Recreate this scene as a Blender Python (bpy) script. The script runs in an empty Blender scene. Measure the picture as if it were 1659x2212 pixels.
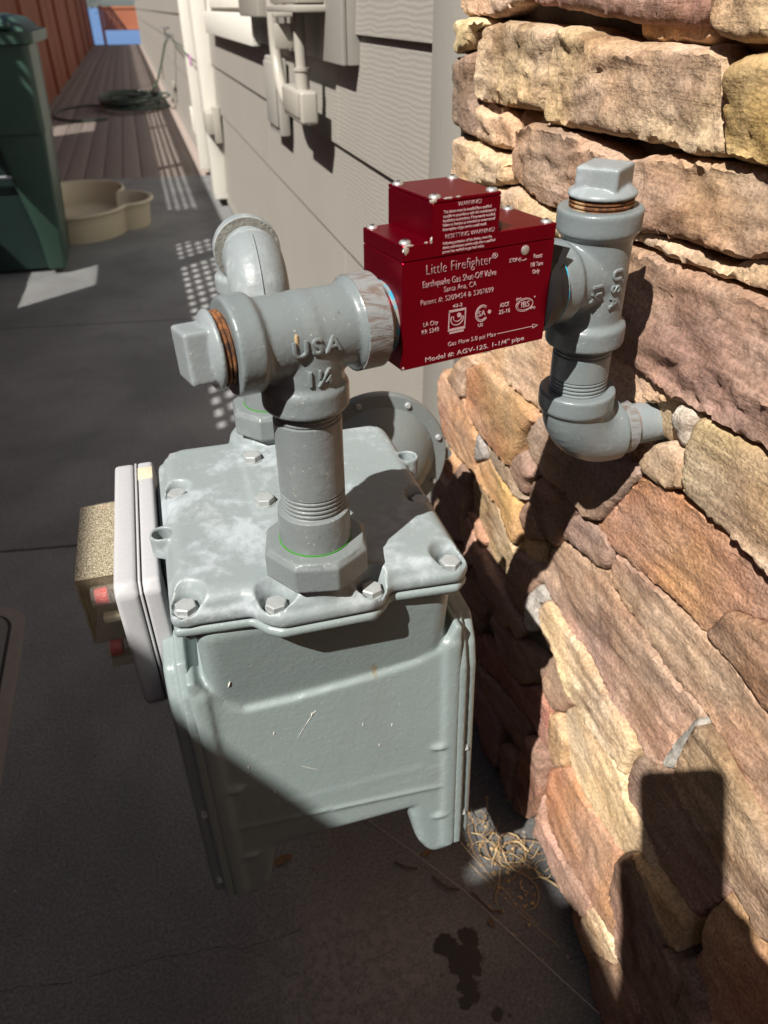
import bpy, bmesh, math, random
import numpy as np
from mathutils import Vector, Matrix, noise
from mathutils.geometry import delaunay_2d_cdt

random.seed(7)
scn = bpy.context.scene
COL = scn.collection
R = math.radians

# ---------------------------------------------------------------- camera
cam_d = bpy.data.cameras.new('camera')
cam = bpy.data.objects.new('camera', cam_d)
COL.objects.link(cam)
right = Vector((0.95865, -0.28456, -0.00483))
down = Vector((-0.16652, -0.54706, -0.82036))
fwd = Vector((0.23080, 0.78724, -0.57182))
K = 0.81                         # metres per survey unit for the yard and the walls
EYE = Vector((0, 0, 1.12 * K))
YARD = Matrix.Scale(K, 4)
NEAR = Matrix.Translation((0, 0, 1.12 * K - 1.12))   # the pipework was measured from an eye height of 1.12
XF = YARD
m = Matrix((right, -down, -fwd)).transposed().to_4x4()
m.translation = EYE
cam.matrix_world = m
cam_d.sensor_fit = 'VERTICAL'
cam_d.angle = 2 * math.atan(1106 / 1570)
cam_d.clip_start = 0.02
cam_d.clip_end = 20000
cam_d.dof.use_dof = True
cam_d.dof.focus_distance = 0.52
cam_d.dof.aperture_fstop = 6.5
scn.camera = cam

# ---------------------------------------------------------------- light
SUN = Vector((0.508, 0.390, -0.768)).normalized()
w = bpy.data.worlds.new('World')
scn.world = w
w.use_nodes = True
nt = w.node_tree
sky = nt.nodes.new('ShaderNodeTexSky')
sky.sky_type = 'NISHITA'
sky.sun_disc = False
sky.sun_elevation = R(50.2)
sky.sun_rotation = R(232.5)
sky.air_density = 0.75
bg = nt.nodes['Background']
bg.inputs[1].default_value = 0.05
nt.links.new(sky.outputs[0], bg.inputs[0])
sl = bpy.data.lights.new('sun', 'SUN')
sl.energy = 5.0
sl.angle = R(0.53)
sl.color = (1.0, 0.955, 0.885)
sun = bpy.data.objects.new('sun', sl)
COL.objects.link(sun)
sun.rotation_euler = SUN.to_track_quat('-Z', 'Y').to_euler()
sun.location = (-4, -3, 8)
scn.view_settings.view_transform = 'Standard'
scn.view_settings.look = 'None'
scn.view_settings.exposure = 0.55
scn.view_settings.gamma = 1
scn.cycles.max_bounces = 8
scn.cycles.diffuse_bounces = 2

# ---------------------------------------------------------------- helpers
ROOT = {}


def tag(o, label=None, cat=None, group=None, kind=None):
    if label: o['label'] = label
    if cat: o['category'] = cat
    if group: o['group'] = group
    if kind: o['kind'] = kind
    return o


def empty(name, loc, label=None, cat=None, group=None, rz=0.0):
    o = bpy.data.objects.new(name, None)
    COL.objects.link(o)
    o.empty_display_size = 0.05
    loc = XF @ Vector(loc)
    o.location = loc
    o.rotation_euler = (0, 0, rz)
    ROOT[o] = Matrix.Translation(loc) @ Matrix.Rotation(rz, 4, 'Z')
    return tag(o, label, cat, group)


def wm(o):
    return ROOT.get(o, Matrix.Identity(4)) if o else Matrix.Identity(4)


def obj(name, bm, mat, parent=None, smooth=40, org=None):
    """bm holds world coordinates; stored relative to the parent (or org)."""
    me = bpy.data.meshes.new(name)
    base = wm(parent)
    if org is not None:
        base = Matrix.Translation(org)
    if isinstance(bm, bmesh.types.BMesh):
        bm.transform(base.inverted() @ XF)
        bmesh.ops.recalc_face_normals(bm, faces=bm.faces)
        bm.to_mesh(me)
        bm.free()
    else:
        vs, fs = bm
        iv = base.inverted() @ XF
        me.from_pydata([iv @ Vector(v) for v in vs], [], fs)
    o = bpy.data.objects.new(name, me)
    COL.objects.link(o)
    if parent:
        o.parent = parent
        ROOT[o] = base
    elif org is not None:
        o.location = org
        ROOT[o] = base
    if mat:
        for mm in (mat if isinstance(mat, (list, tuple)) else [mat]):
            me.materials.append(mm)
    if smooth:
        me.shade_smooth()
        me.set_sharp_from_angle(angle=R(smooth))
    return o


def copy_tree(o, parent=None):
    c = o.copy()
    COL.objects.link(c)
    if parent:
        c.parent = parent
    for ch in list(o.children):
        copy_tree(ch, c)
    return c


def nb():
    return bmesh.new()


def add_box(bm, lo, hi, bev=0.0, seg=2, mat=None):
    lo, hi = Vector(lo), Vector(hi)
    t = bmesh.new()
    bmesh.ops.create_cube(t, size=1)
    bmesh.ops.scale(t, vec=hi - lo, verts=t.verts)
    bmesh.ops.translate(t, vec=(lo + hi) / 2, verts=t.verts)
    if bev:
        bmesh.ops.bevel(t, geom=t.edges[:] + t.verts[:], offset=bev, segments=seg, profile=0.5, affect='EDGES')
    if mat is not None:
        t.transform(mat)
    merge(bm, t)
    return bm


def merge(bm, t):
    me = bpy.data.meshes.new('tmp')
    t.to_mesh(me)
    t.free()
    bm.from_mesh(me)
    bpy.data.meshes.remove(me)


def frame(ax):
    ax = Vector(ax).normalized()
    h = Vector((0, 0, 1)) if abs(ax.z) < 0.9 else Vector((1, 0, 0))
    a = ax.cross(h).normalized()
    return ax, a, ax.cross(a)


def add_lathe(bm, c, ax, prof, n=32, ph=0.0):
    """prof: list of (distance along ax, radius); closed with caps."""
    ax, a, b = frame(ax)
    c = Vector(c)
    rings = []
    for d, r in prof:
        rings.append([bm.verts.new(c + ax * d + (a * math.cos(ph + 2 * math.pi * k / n) + b * math.sin(ph + 2 * math.pi * k / n)) * r) for k in range(n)])
    for i in range(len(rings) - 1):
        for k in range(n):
            bm.faces.new((rings[i][k], rings[i][(k + 1) % n], rings[i + 1][(k + 1) % n], rings[i + 1][k]))
    bm.faces.new(rings[0])
    bm.faces.new(rings[-1])
    return bm


def add_cyl(bm, p, q, r, r2=None, n=32):
    p, q = Vector(p), Vector(q)
    return add_lathe(bm, p, q - p, [(0, r), ((q - p).length, r if r2 is None else r2)], n)


def add_tube(bm, pts, r, n=12, closed=False):
    pts = [Vector(p) for p in pts]
    rings = []
    N = len(pts)
    prev = None
    for i, p in enumerate(pts):
        t = (pts[min(i + 1, N - 1)] - pts[max(i - 1, 0)]).normalized()
        if prev is None:
            _, a, b = frame(t)
        else:
            a = (prev - t * prev.dot(t)).normalized()
            b = t.cross(a)
        prev = a
        rr = r[i] if isinstance(r, (list, tuple)) else r
        rings.append([bm.verts.new(p + (a * math.cos(2 * math.pi * k / n) + b * math.sin(2 * math.pi * k / n)) * rr) for k in range(n)])
    for i in range(N - 1):
        for k in range(n):
            bm.faces.new((rings[i][k], rings[i][(k + 1) % n], rings[i + 1][(k + 1) % n], rings[i + 1][k]))
    bm.faces.new(rings[0])
    bm.faces.new(rings[-1])
    return bm


def add_ball(bm, c, r, seg=20, sc=(1, 1, 1)):
    t = bmesh.new()
    bmesh.ops.create_uvsphere(t, u_segments=seg, v_segments=seg // 2 + 2, radius=r)
    bmesh.ops.scale(t, vec=sc, verts=t.verts)
    bmesh.ops.translate(t, vec=c, verts=t.verts)
    merge(bm, t)
    return bm


def add_prism(bm, pts, d, bev=0.0, seg=2):
    """pts: 3-D polygon (planar), extruded by vector d."""
    t = bmesh.new()
    d = Vector(d)
    v0 = [t.verts.new(p) for p in pts]
    v1 = [t.verts.new(Vector(p) + d) for p in pts]
    n = len(pts)
    t.faces.new(v0)
    t.faces.new(v1)
    for k in range(n):
        t.faces.new((v0[k], v0[(k + 1) % n], v1[(k + 1) % n], v1[k]))
    bmesh.ops.recalc_face_normals(t, faces=t.faces)
    if bev:
        bmesh.ops.bevel(t, geom=t.edges[:] + t.verts[:], offset=bev, segments=seg, profile=0.5, affect='EDGES')
    merge(bm, t)
    return bm


def add_hex(bm, c, ax, r, h, ph=0.0, ch=0.12):
    """hexagon head with chamfered top."""
    add_lathe(bm, c, ax, [(0, r), (h * (1 - ch), r), (h, r * 0.88)], 6, ph)


def remesh(o, voxel, it=3, fac=0.5, smooth=60):
    md = o.modifiers.new('r', 'REMESH')
    md.mode = 'VOXEL'
    md.voxel_size = voxel
    if it:
        ms = o.modifiers.new('s', 'SMOOTH')
        ms.factor = fac
        ms.iterations = it
    dg = bpy.context.evaluated_depsgraph_get()
    me = bpy.data.meshes.new_from_object(o.evaluated_get(dg))
    mats = [x for x in o.data.materials]
    o.modifiers.clear()
    o.data = me
    me.materials.clear()
    for x in mats:
        me.materials.append(x)
    me.shade_smooth()
    if smooth:
        me.set_sharp_from_angle(angle=R(smooth))
    return o


# ---------------------------------------------------------------- materials
class NB:
    def __init__(s, name):
        s.m = bpy.data.materials.new(name)
        s.m.use_nodes = True
        s.t = s.m.node_tree
        s.b = s.t.nodes['Principled BSDF']
        tc = s.t.nodes.new('ShaderNodeTexCoord')
        s.co = tc.outputs['Object']

    def n(s, kind, **kw):
        x = s.t.nodes.new('ShaderNode' + kind)
        for k, v in kw.items():
            setattr(x, k, v)
        return x

    def l(s, a, b):
        s.t.links.new(a, b)

    def setin(s, sock, v):
        if hasattr(v, 'links') or hasattr(v, 'is_output'):
            s.l(v, sock)
        else:
            if isinstance(v, (tuple, list)) and len(v) == 3 and sock.type == 'RGBA':
                v = (*v, 1)
            sock.default_value = v

    def noise(s, scale, detail=4, rough=0.55, co=None, dist=0.0):
        x = s.n('TexNoise')
        x.inputs['Scale'].default_value = scale
        x.inputs['Detail'].default_value = detail
        x.inputs['Roughness'].default_value = rough
        x.inputs['Distortion'].default_value = dist
        s.l(co or s.co, x.inputs['Vector'])
        return x.outputs['Fac']

    def map(s, sc=(1, 1, 1), rot=(0, 0, 0), co=None):
        x = s.n('Mapping')
        x.inputs['Scale'].default_value = sc
        x.inputs['Rotation'].default_value = rot
        s.l(co or s.co, x.inputs['Vector'])
        return x.outputs['Vector']

    def ramp(s, f, a, b, va=0.0, vb=1.0):
        x = s.n('MapRange', interpolation_type='SMOOTHSTEP')
        for k, v in (('From Min', a), ('From Max', b), ('To Min', va), ('To Max', vb)):
            x.inputs[k].default_value = v
        s.setin(x.inputs['Value'], f)
        return x.outputs['Result']

    def mix(s, f, a, b, mode='MIX'):
        x = s.n('Mix', data_type='RGBA', blend_type=mode)
        s.setin(x.inputs[0], f)
        s.setin(x.inputs[6], a)
        s.setin(x.inputs[7], b)
        return x.outputs[2]

    def math(s, op, a, b=0.0):
        x = s.n('Math', operation=op)
        s.setin(x.inputs[0], a)
        s.setin(x.inputs[1], b)
        return x.outputs[0]

    def bump(s, h, strength=0.3, dist=0.002, prev=None):
        x = s.n('Bump')
        if isinstance(strength, float):
            x.inputs['Strength'].default_value = strength
        x.inputs['Distance'].default_value = dist
        s.l(h, x.inputs['Height'])
        if not isinstance(strength, float):
            s.l(strength, x.inputs['Strength'])
        if prev:
            s.l(prev, x.inputs['Normal'])
        return x.outputs['Normal']

    def out(s, col, rough=0.5, metal=0.0, normal=None, **kw):
        s.setin(s.b.inputs['Base Color'], col)
        s.setin(s.b.inputs['Roughness'], rough)
        s.setin(s.b.inputs['Metallic'], metal)
        if normal:
            s.l(normal, s.b.inputs['Normal'])
        for k, v in kw.items():
            s.setin(s.b.inputs[k], v)
        return s.m


def simple(name, col, rough=0.5, metal=0.0, var=0.25, sc=40, bs=0.0, bd=0.001, bsc=200, **kw):
    b = NB(name)
    f = b.noise(sc, 5)
    c = b.mix(f, tuple(x * (1 - var) for x in col), tuple(min(1, x * (1 + var)) for x in col))
    nrm = b.bump(b.noise(bsc, 3), bs, bd) if bs else None
    return b.out(c, rough, metal, nrm, **kw)


def paint(name, col, chalk, amt=0.55, rough=0.33, sc=16.0, stain=None):
    """gloss paint over cast metal, chalked and scuffed in patches"""
    b = NB(name)
    f1 = b.noise(sc, 7, 0.62, dist=0.6)
    f2 = b.noise(sc * 6, 5, 0.6)
    pat = b.ramp(b.math('ADD', b.math('MULTIPLY', f1, 0.75), b.math('MULTIPLY', f2, 0.25)), 0.60 - 0.2 * amt, 0.72 - 0.12 * amt)
    c = b.mix(b.noise(sc * 0.5, 3), tuple(x * 0.86 for x in col), tuple(x * 1.1 for x in col))
    c = b.mix(b.math('MULTIPLY', pat, amt), c, chalk)
    sp = b.ramp(b.noise(420, 2), 0.70, 0.74)
    c = b.mix(b.math('MULTIPLY', sp, 0.5), c, (0.62, 0.58, 0.48))
    ds = b.ramp(b.noise(190, 4), 0.70, 0.76)
    c = b.mix(b.math('MULTIPLY', ds, 0.5), c, (0.06, 0.055, 0.05))
    du = b.ramp(b.noise(11, 6, 0.7, b.map((1, 1, 0.35))), 0.52, 0.72)
    c = b.mix(b.math('MULTIPLY', du, 0.16), c, (0.24, 0.21, 0.16))
    if stain:
        d = b.n('VectorMath', operation='SUBTRACT')
        b.l(b.co, d.inputs[0])
        d.inputs[1].default_value = stain
        s2 = b.n('VectorMath', operation='MULTIPLY')
        b.l(d.outputs[0], s2.inputs[0])
        s2.inputs[1].default_value = (1.6, 0.1, 0.8)
        ln = b.n('VectorMath', operation='LENGTH')
        b.l(s2.outputs[0], ln.inputs[0])
        dd = b.math('ADD', ln.outputs['Value'], b.math('MULTIPLY', b.math('SUBTRACT', b.noise(150, 4), 0.5), 0.010))
        c = b.mix(b.math('MULTIPLY', b.ramp(dd, 0.001, 0.006, 1, 0), 0.6), c, (0.22, 0.15, 0.06))
    if stain:
        sx = b.n('SeparateXYZ')
        b.l(b.co, sx.inputs[0])
        low = b.math('MULTIPLY', b.ramp(sx.outputs[2], 0.05, 0.16, 1, 0), b.ramp(sx.outputs[0], -0.04, 0.06))
        wsp = b.math('MULTIPLY', b.ramp(b.noise(520, 2), 0.63, 0.67), b.ramp(b.noise(36, 4), 0.42, 0.6))
        c = b.mix(b.math('MULTIPLY', b.math('MULTIPLY', low, wsp), 0.75), c, (0.62, 0.63, 0.61))
    ro = b.math('ADD', b.math('MULTIPLY', pat, 0.3 * amt + 0.08), b.math('ADD', b.math('MULTIPLY', f2, 0.12), rough - 0.06))
    n1 = b.bump(b.noise(240, 4, 0.6), 0.30, 0.0010)
    n2 = b.bump(b.noise(52, 4), 0.12 if stain else 0.19, 0.003, n1)
    return b.out(c, ro, 0.0, n2)


MAT = {}
MAT['pipe'] = paint('grey_pipe_paint', (0.178, 0.208, 0.215), (0.34, 0.385, 0.40), 0.30, 0.30, 18)
MAT['pipe_old'] = paint('weathered_pipe_paint', (0.250, 0.283, 0.293), (0.40, 0.445, 0.465), 0.55, 0.38, 26)
MAT['meter'] = paint('meter_grey_green_paint', (0.240, 0.292, 0.290), (0.42, 0.46, 0.46), 0.14, 0.36, 9, (0.039, -0.11, 0.294))
MAT['cover'] = paint('chalked_meter_paint', (0.252, 0.292, 0.298), (0.43, 0.48, 0.515), 0.68, 0.42, 23)
MAT['nut'] = paint('nut_paint', (0.180, 0.203, 0.206), (0.36, 0.39, 0.40), 0.35, 0.34, 30)
MAT['reg'] = paint('regulator_paint', (0.175, 0.20, 0.20), (0.3, 0.32, 0.32), 0.15, 0.30, 9)  # paint darkened to stand in for the valve's shadow on the regulator
MAT['bolt'] = simple('bolt_grey', (0.36, 0.38, 0.38), 0.38, 0.15, 0.2, 120, 0.2, 0.0005, 300)
MAT['zinc'] = simple('zinc_screw', (0.55, 0.55, 0.54), 0.42, 0.75, 0.2, 200)
MAT['thread'] = simple('bare_steel_thread', (0.42, 0.40, 0.36), 0.4, 0.8, 0.45, 160)


def mk_rust():
    b = NB('rusty_thread')
    f = b.noise(130, 6, 0.65)
    c = b.mix(b.ramp(f, 0.36, 0.64), (0.050, 0.024, 0.014), (0.27, 0.105, 0.032))
    g = b.ramp(b.noise(70, 4), 0.58, 0.68)
    c = b.mix(b.math('MULTIPLY', g, 0.6), c, (0.50, 0.36, 0.20))
    return b.out(c, 0.8, 0.1, b.bump(f, 0.6, 0.0012))


MAT['rust'] = mk_rust()


def mk_teal():
    b = NB('blue_thread_sealant')
    f = b.ramp(b.noise(55, 4), 0.44, 0.56)
    c = b.mix(f, (0.25, 0.25, 0.23), (0.02, 0.33, 0.50))
    return b.out(c, 0.42)


MAT['teal'] = mk_teal()
MAT['lime'] = simple('green_gasket', (0.05, 0.24, 0.03), 0.5, 0, 0.2, 100)
MAT['black'] = simple('black_tape', (0.012, 0.012, 0.013), 0.42, 0, 0.4, 60, 0.4, 0.001, 90)
MAT['leaf'] = simple('brown_leaf', (0.38, 0.15, 0.06), 0.7, 0, 0.5, 150)


def mk_red():
    b = NB('red_anodised_case')
    f = b.noise(30, 6)
    c = b.mix(f, (0.205, 0.0006, 0.011), (0.250, 0.0014, 0.016))
    sc = b.ramp(b.noise(55, 8, 0.7), 0.735, 0.75)
    c = b.mix(b.math('MULTIPLY', sc, 0.8), c, (0.6, 0.45, 0.45))
    n1 = b.bump(b.noise(700, 2), 0.08, 0.0004)
    return b.out(c, 0.38, 0.8, n1, **{'Specular IOR Level': 0.2})


MAT['red'] = mk_red()
MAT['print'] = simple('etched_white_print', (0.52, 0.36, 0.37), 0.6, 0, 0.4, 900)
MAT['scuff'] = simple('bare_aluminium_scuff', (0.85, 0.82, 0.80), 0.35, 0.7, 0.2, 300)


def mk_stone():
    b = NB('split_stone')
    oi = b.n('ObjectInfo')
    vm = b.n('VectorMath', operation='SCALE')
    vm.inputs[0].default_value = (9.1, 5.7, 7.3)
    b.l(oi.outputs['Random'], vm.inputs['Scale'])
    va = b.n('VectorMath', operation='ADD')
    b.l(b.co, va.inputs[0])
    b.l(vm.outputs[0], va.inputs[1])
    co = va.outputs[0]
    base = oi.outputs['Color']
    hsv = b.n('HueSaturation')
    b.setin(hsv.inputs['Value'], b.ramp(b.noise(7, 6, 0.6, co, 0.4), 0.3, 0.7, 0.78, 1.18))
    b.setin(hsv.inputs['Hue'], b.ramp(b.noise(6, 3, 0.5, co), 0.3, 0.7, 0.485, 0.512))
    b.setin(hsv.inputs['Saturation'], b.ramp(b.noise(13, 4, 0.5, co), 0.3, 0.7, 0.85, 1.12))
    b.l(base, hsv.inputs['Color'])
    c = hsv.outputs[0]
    # dark manganese stains, iron stains, pale scuffs
    st = b.ramp(b.noise(7.5, 8, 0.66, co, 0.8), 0.545, 0.68)
    c = b.mix(b.math('MULTIPLY', st, 0.72), c, b.mix(1.0, c, (0.40, 0.34, 0.31), 'MULTIPLY'))
    ir = b.ramp(b.noise(5, 5, 0.6, b.map((1, 1, 2.5), co=co), 0.5), 0.56, 0.7)
    c = b.mix(b.math('MULTIPLY', ir, 0.32), c, (0.45, 0.245, 0.125))
    rnd0 = b.math('FRACT', b.math('MULTIPLY', oi.outputs['Random'], 3.17))
    band = b.noise(3.0, 4, 0.5, b.map((6, 3, 26), (0, 0, 0), co), 0.3)
    c = b.mix(b.math('ADD', b.math('MULTIPLY', rnd0, 0.7), 0.25), c, b.mix(b.ramp(band, 0.35, 0.65), (0.70, 0.66, 0.64), (1.15, 1.15, 1.15)), 'MULTIPLY')
    gr = b.noise(330, 3, 0.6, co)
    c = b.mix(0.75, c, b.mix(b.ramp(gr, 0.33, 0.66), (0.66, 0.64, 0.62), (1.22, 1.21, 1.2)), 'MULTIPLY')
    pt = b.ramp(b.noise(120, 3, 0.6, co), 0.66, 0.72)
    c = b.mix(b.math('MULTIPLY', pt, 0.55), c, b.mix(1.0, c, (0.4, 0.37, 0.35), 'MULTIPLY'))
    rnd2 = b.math('FRACT', b.math('MULTIPLY', oi.outputs['Random'], 7.31))
    n1 = b.bump(gr, b.math('ADD', b.math('MULTIPLY', rnd2, 0.7), 0.25), 0.0014)
    n2 = b.bump(b.noise(110, 6, 0.7, b.map((1, 0.7, 1.5), co=co)), b.math('ADD', b.math('MULTIPLY', oi.outputs['Random'], 0.7), 0.15), 0.0032, n1)
    n3 = b.bump(b.noise(26, 6, 0.6, b.map((1, 0.35, 3.0), co=co), 0.8), 0.30, 0.005, n2)
    return b.out(c, 0.88, 0, n3, **{'Specular IOR Level': 0.25})


MAT['stone'] = mk_stone()
MAT['mortar'] = simple('grey_mortar', (0.14, 0.13, 0.115), 0.95, 0, 0.4, 60, 0.7, 0.004, 120)


def mk_siding(name, col, sc):
    b = NB(name)
    co = b.map((1, 0.9 * sc, 1), co=b.co)
    wv = b.n('TexWave', wave_type='BANDS', bands_direction='Z', wave_profile='SIN')
    wv.inputs['Scale'].default_value = 40
    wv.inputs['Distortion'].default_value = 7.0
    wv.inputs['Detail'].default_value = 3
    wv.inputs['Detail Scale'].default_value = 0.5
    wv.inputs['Detail Roughness'].default_value = 0.62
    b.l(b.map((1, 0.5, 1.0)), wv.inputs['Vector'])
    f = b.noise(4, 5)
    c = b.mix(f, tuple(x * 0.93 for x in col), tuple(x * 1.06 for x in col))
    dst = b.ramp(b.noise(14, 6, 0.6), 0.55, 0.75)
    c = b.mix(b.math('MULTIPLY', dst, 0.18), c, (0.30, 0.26, 0.21))
    fine = b.noise(1.0, 4, 0.6, b.map((60, 14, 420)))
    n1 = b.bump(fine, 0.10, 0.001)
    n2 = b.bump(wv.outputs['Fac'], 0.17, 0.0014, n1)
    return b.out(c, 0.62, 0, n2)


MAT['siding'] = mk_siding('painted_cedar_grain_siding', (0.325, 0.305, 0.270), 1)


def mk_trim():
    b = NB('painted_trim')
    c = b.mix(b.noise(7, 5), (0.315, 0.300, 0.268), (0.355, 0.338, 0.302))
    fine = b.noise(1.0, 5, 0.65, b.map((160, 200, 16)))
    n1 = b.bump(fine, 0.4, 0.0022)
    n2 = b.bump(b.noise(280, 3), 0.2, 0.001, n1)
    return b.out(c, 0.6, 0, n2)


MAT['trim'] = mk_trim()
MAT['white'] = simple('white_trim_paint', (0.80, 0.77, 0.69), 0.5, 0, 0.06, 8, 0.3, 0.002, 90)
MAT['conduit'] = simple('beige_conduit_paint', (0.40, 0.375, 0.325), 0.42, 0, 0.08, 20, 0.15, 0.001, 160)
MAT['glass'] = simple('dark_window_glass', (0.02, 0.025, 0.03), 0.06, 0, 0.1, 4)


def mk_concrete():
    b = NB('weathered_concrete')
    g = b.n('NewGeometry')
    pos = g.outputs['Position']
    f = b.noise(2.6, 8, 0.62, pos, 0.3)
    c = b.mix(b.ramp(f, 0.3, 0.7), (0.225, 0.230, 0.236), (0.345, 0.349, 0.352))
    g1 = b.noise(260, 4, 0.65, pos)
    c = b.mix(0.62, c, b.mix(b.ramp(g1, 0.32, 0.68), (0.55, 0.54, 0.53), (1.35, 1.34, 1.32)), 'MULTIPLY')
    sp = b.ramp(b.noise(520, 2, 0.5, pos), 0.70, 0.74)
    c = b.mix(b.math('MULTIPLY', sp, 0.5), c, (0.55, 0.52, 0.48))
    pit = b.ramp(b.noise(150, 3, 0.6, pos), 0.68, 0.73)
    c = b.mix(b.math('MULTIPLY', pit, 0.7), c, (0.05, 0.046, 0.042))
    # a pale scoured patch and the damp spots in front of the wall
    wob = b.noise(38, 7, 0.72, pos)

    def blob(x, y, r, soft, amp, sx=1.0):
        d = b.n('VectorMath', operation='SUBTRACT')
        b.l(pos, d.inputs[0])
        d.inputs[1].default_value = (x * K, y * K, 0)
        s2 = b.n('VectorMath', operation='MULTIPLY')
        b.l(d.outputs[0], s2.inputs[0])
        s2.inputs[1].default_value = (sx, 1, 0)
        ln = b.n('VectorMath', operation='LENGTH')
        b.l(s2.outputs[0], ln.inputs[0])
        dd = b.math('ADD', ln.outputs['Value'], b.math('MULTIPLY', b.math('SUBTRACT', wob, 0.5), amp * K))
        return b.ramp(dd, (r - soft) * K, (r + soft) * K, 1.0, 0.0)

    pale = b.math('MULTIPLY', blob(0.09, 0.47, 0.085, 0.05, 0.30, 0.8), b.ramp(b.noise(90, 4, 0.7, pos), 0.42, 0.56))
    c = b.mix(b.math('MULTIPLY', pale, 0.55), c, (0.50, 0.49, 0.485))
    wet = blob(0.226, 0.460, 0.017, 0.002, 0.05)
    for q in ((0.260, 0.461, 0.014, 0.05), (0.243, 0.434, 0.025, 0.06), (0.236, 0.404, 0.019, 0.05), (0.224, 0.386, 0.010, 0.035), (0.252, 0.418, 0.014, 0.05), (0.262, 0.358, 0.009, 0.03), (0.243, 0.343, 0.007, 0.03), (0.275, 0.352, 0.003, 0.02), (0.205, 0.425, 0.002, 0.02)):
        wet = b.math('MAXIMUM', wet, blob(q[0], q[1], q[2], 0.002, q[3]))
    # near slab colour carries the photographer's shade; wall side darker with shade and damp
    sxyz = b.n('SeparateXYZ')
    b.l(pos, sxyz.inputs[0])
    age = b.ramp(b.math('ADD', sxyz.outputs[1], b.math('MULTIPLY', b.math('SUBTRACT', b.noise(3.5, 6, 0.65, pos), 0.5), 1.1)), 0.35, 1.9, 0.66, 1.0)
    near_shade_rgb = b.n('CombineXYZ')
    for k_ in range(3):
        b.l(age, near_shade_rgb.inputs[k_])
    c = b.mix(1.0, c, near_shade_rgb.outputs[0], 'MULTIPLY')
    damp_shade = b.ramp(b.math('ADD', sxyz.outputs[0], b.math('MULTIPLY', b.math('SUBTRACT', b.noise(9, 6, 0.7, pos), 0.5), 0.30)), 0.16, 0.34)
    c = b.mix(b.math('MULTIPLY', damp_shade, 0.55), c, b.mix(1.0, c, (0.42, 0.40, 0.39), 'MULTIPLY'))
    c = b.mix(b.math('MULTIPLY', wet, 0.93), c, (0.010, 0.009, 0.008))
    n1 = b.bump(g1, 0.5, 0.0016)
    n2 = b.bump(b.noise(60, 5, 0.6, pos), 0.3, 0.004, n1)
    ro = b.ramp(wet, 0, 1, 0.88, 0.55)
    return b.out(c, ro, 0, n2)


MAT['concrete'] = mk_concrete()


def mk_wood(name, col, var, sc=(40, 1.5, 40), bs=0.3, rnd=0.12):
    b = NB(name)
    oi = b.n('ObjectInfo')
    f = b.noise(1.0, 6, 0.6, b.map(sc), 0.3)
    c = b.mix(f, tuple(x * (1 - var) for x in col), tuple(x * (1 + var) for x in col))
    hsv = b.n('HueSaturation')
    b.setin(hsv.inputs['Value'], b.ramp(oi.outputs['Random'], 0, 1, 1 - rnd, 1 + rnd))
    b.l(c, hsv.inputs['Color'])
    n1 = b.bump(f, bs, 0.003)
    return b.out(hsv.outputs[0], 0.7, 0, n1)


MAT['deck'] = mk_wood('brown_deck_boards', (0.30, 0.245, 0.215), 0.16)
MAT['redwood'] = mk_wood('red_stained_fence', (0.30, 0.085, 0.042), 0.35, (40, 40, 1.2), 0.4, 0.18)
MAT['railwood'] = mk_wood('orange_cedar', (0.50, 0.17, 0.075), 0.2, (30, 30, 30))
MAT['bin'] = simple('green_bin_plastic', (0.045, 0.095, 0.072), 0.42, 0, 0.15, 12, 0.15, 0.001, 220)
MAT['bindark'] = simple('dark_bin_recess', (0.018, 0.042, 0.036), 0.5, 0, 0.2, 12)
MAT['galv'] = simple('galvanised_bar', (0.55, 0.57, 0.58), 0.35, 0.9, 0.2, 60)
MAT['tub'] = simple('cream_plastic', (0.72, 0.63, 0.46), 0.42, 0, 0.07, 9, 0.1, 0.002, 40)
MAT['hose'] = simple('green_hose', (0.045, 0.075, 0.055), 0.45, 0, 0.3, 30)
MAT['hose2'] = simple('pale_green_hose', (0.22, 0.33, 0.22), 0.45, 0, 0.3, 30)
MAT['pink'] = simple('pink_tag', (0.60, 0.30, 0.52), 0.6, 0, 0.1)
MAT['index'] = simple('white_index_plastic', (0.44, 0.44, 0.455), 0.5, 0, 0.08, 260, 0.12, 0.0006, 500)
MAT['seam'] = simple('dark_seam', (0.03, 0.03, 0.03), 0.7)
MAT['redcap'] = simple('red_seal_plug', (0.55, 0.045, 0.05), 0.45, 0, 0.5, 260)
MAT['tag'] = simple('cream_tag', (0.62, 0.56, 0.40), 0.6, 0, 0.15, 300)
MAT['yellow'] = simple('yellow_label', (0.55, 0.50, 0.12), 0.6, 0, 0.3, 200)
MAT['lid'] = simple('cast_cover_rim', (0.27, 0.235, 0.21), 0.75, 0, 0.25, 60, 0.4, 0.002, 200)
MAT['lid2'] = simple('grey_cover_plate', (0.19, 0.19, 0.185), 0.85, 0, 0.3, 120, 0.6, 0.002, 260)
MAT['straw'] = simple('dry_straw', (0.50, 0.36, 0.18), 0.8, 0, 0.4, 90)
MAT['roots'] = simple('brown_roots', (0.21, 0.125, 0.06), 0.85, 0, 0.5, 60)
MAT['grit'] = simple('sandy_grit', (0.26, 0.235, 0.20), 0.9, 0, 0.6, 14)
MAT['silk'] = simple('spider_silk', (0.55, 0.52, 0.46), 0.6, 0, 0.2, 90)
MAT['cloth'] = simple('dark_cloth', (0.03, 0.033, 0.04), 0.9, 0, 0.3, 40)
MAT['skin'] = simple('skin', (0.45, 0.26, 0.18), 0.55, 0, 0.1, 30)
MAT['hair'] = simple('dark_hair', (0.02, 0.015, 0.012), 0.6, 0, 0.3, 80)
MAT['phone'] = simple('black_phone', (0.01, 0.01, 0.012), 0.35, 0, 0.2, 30)
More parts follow.
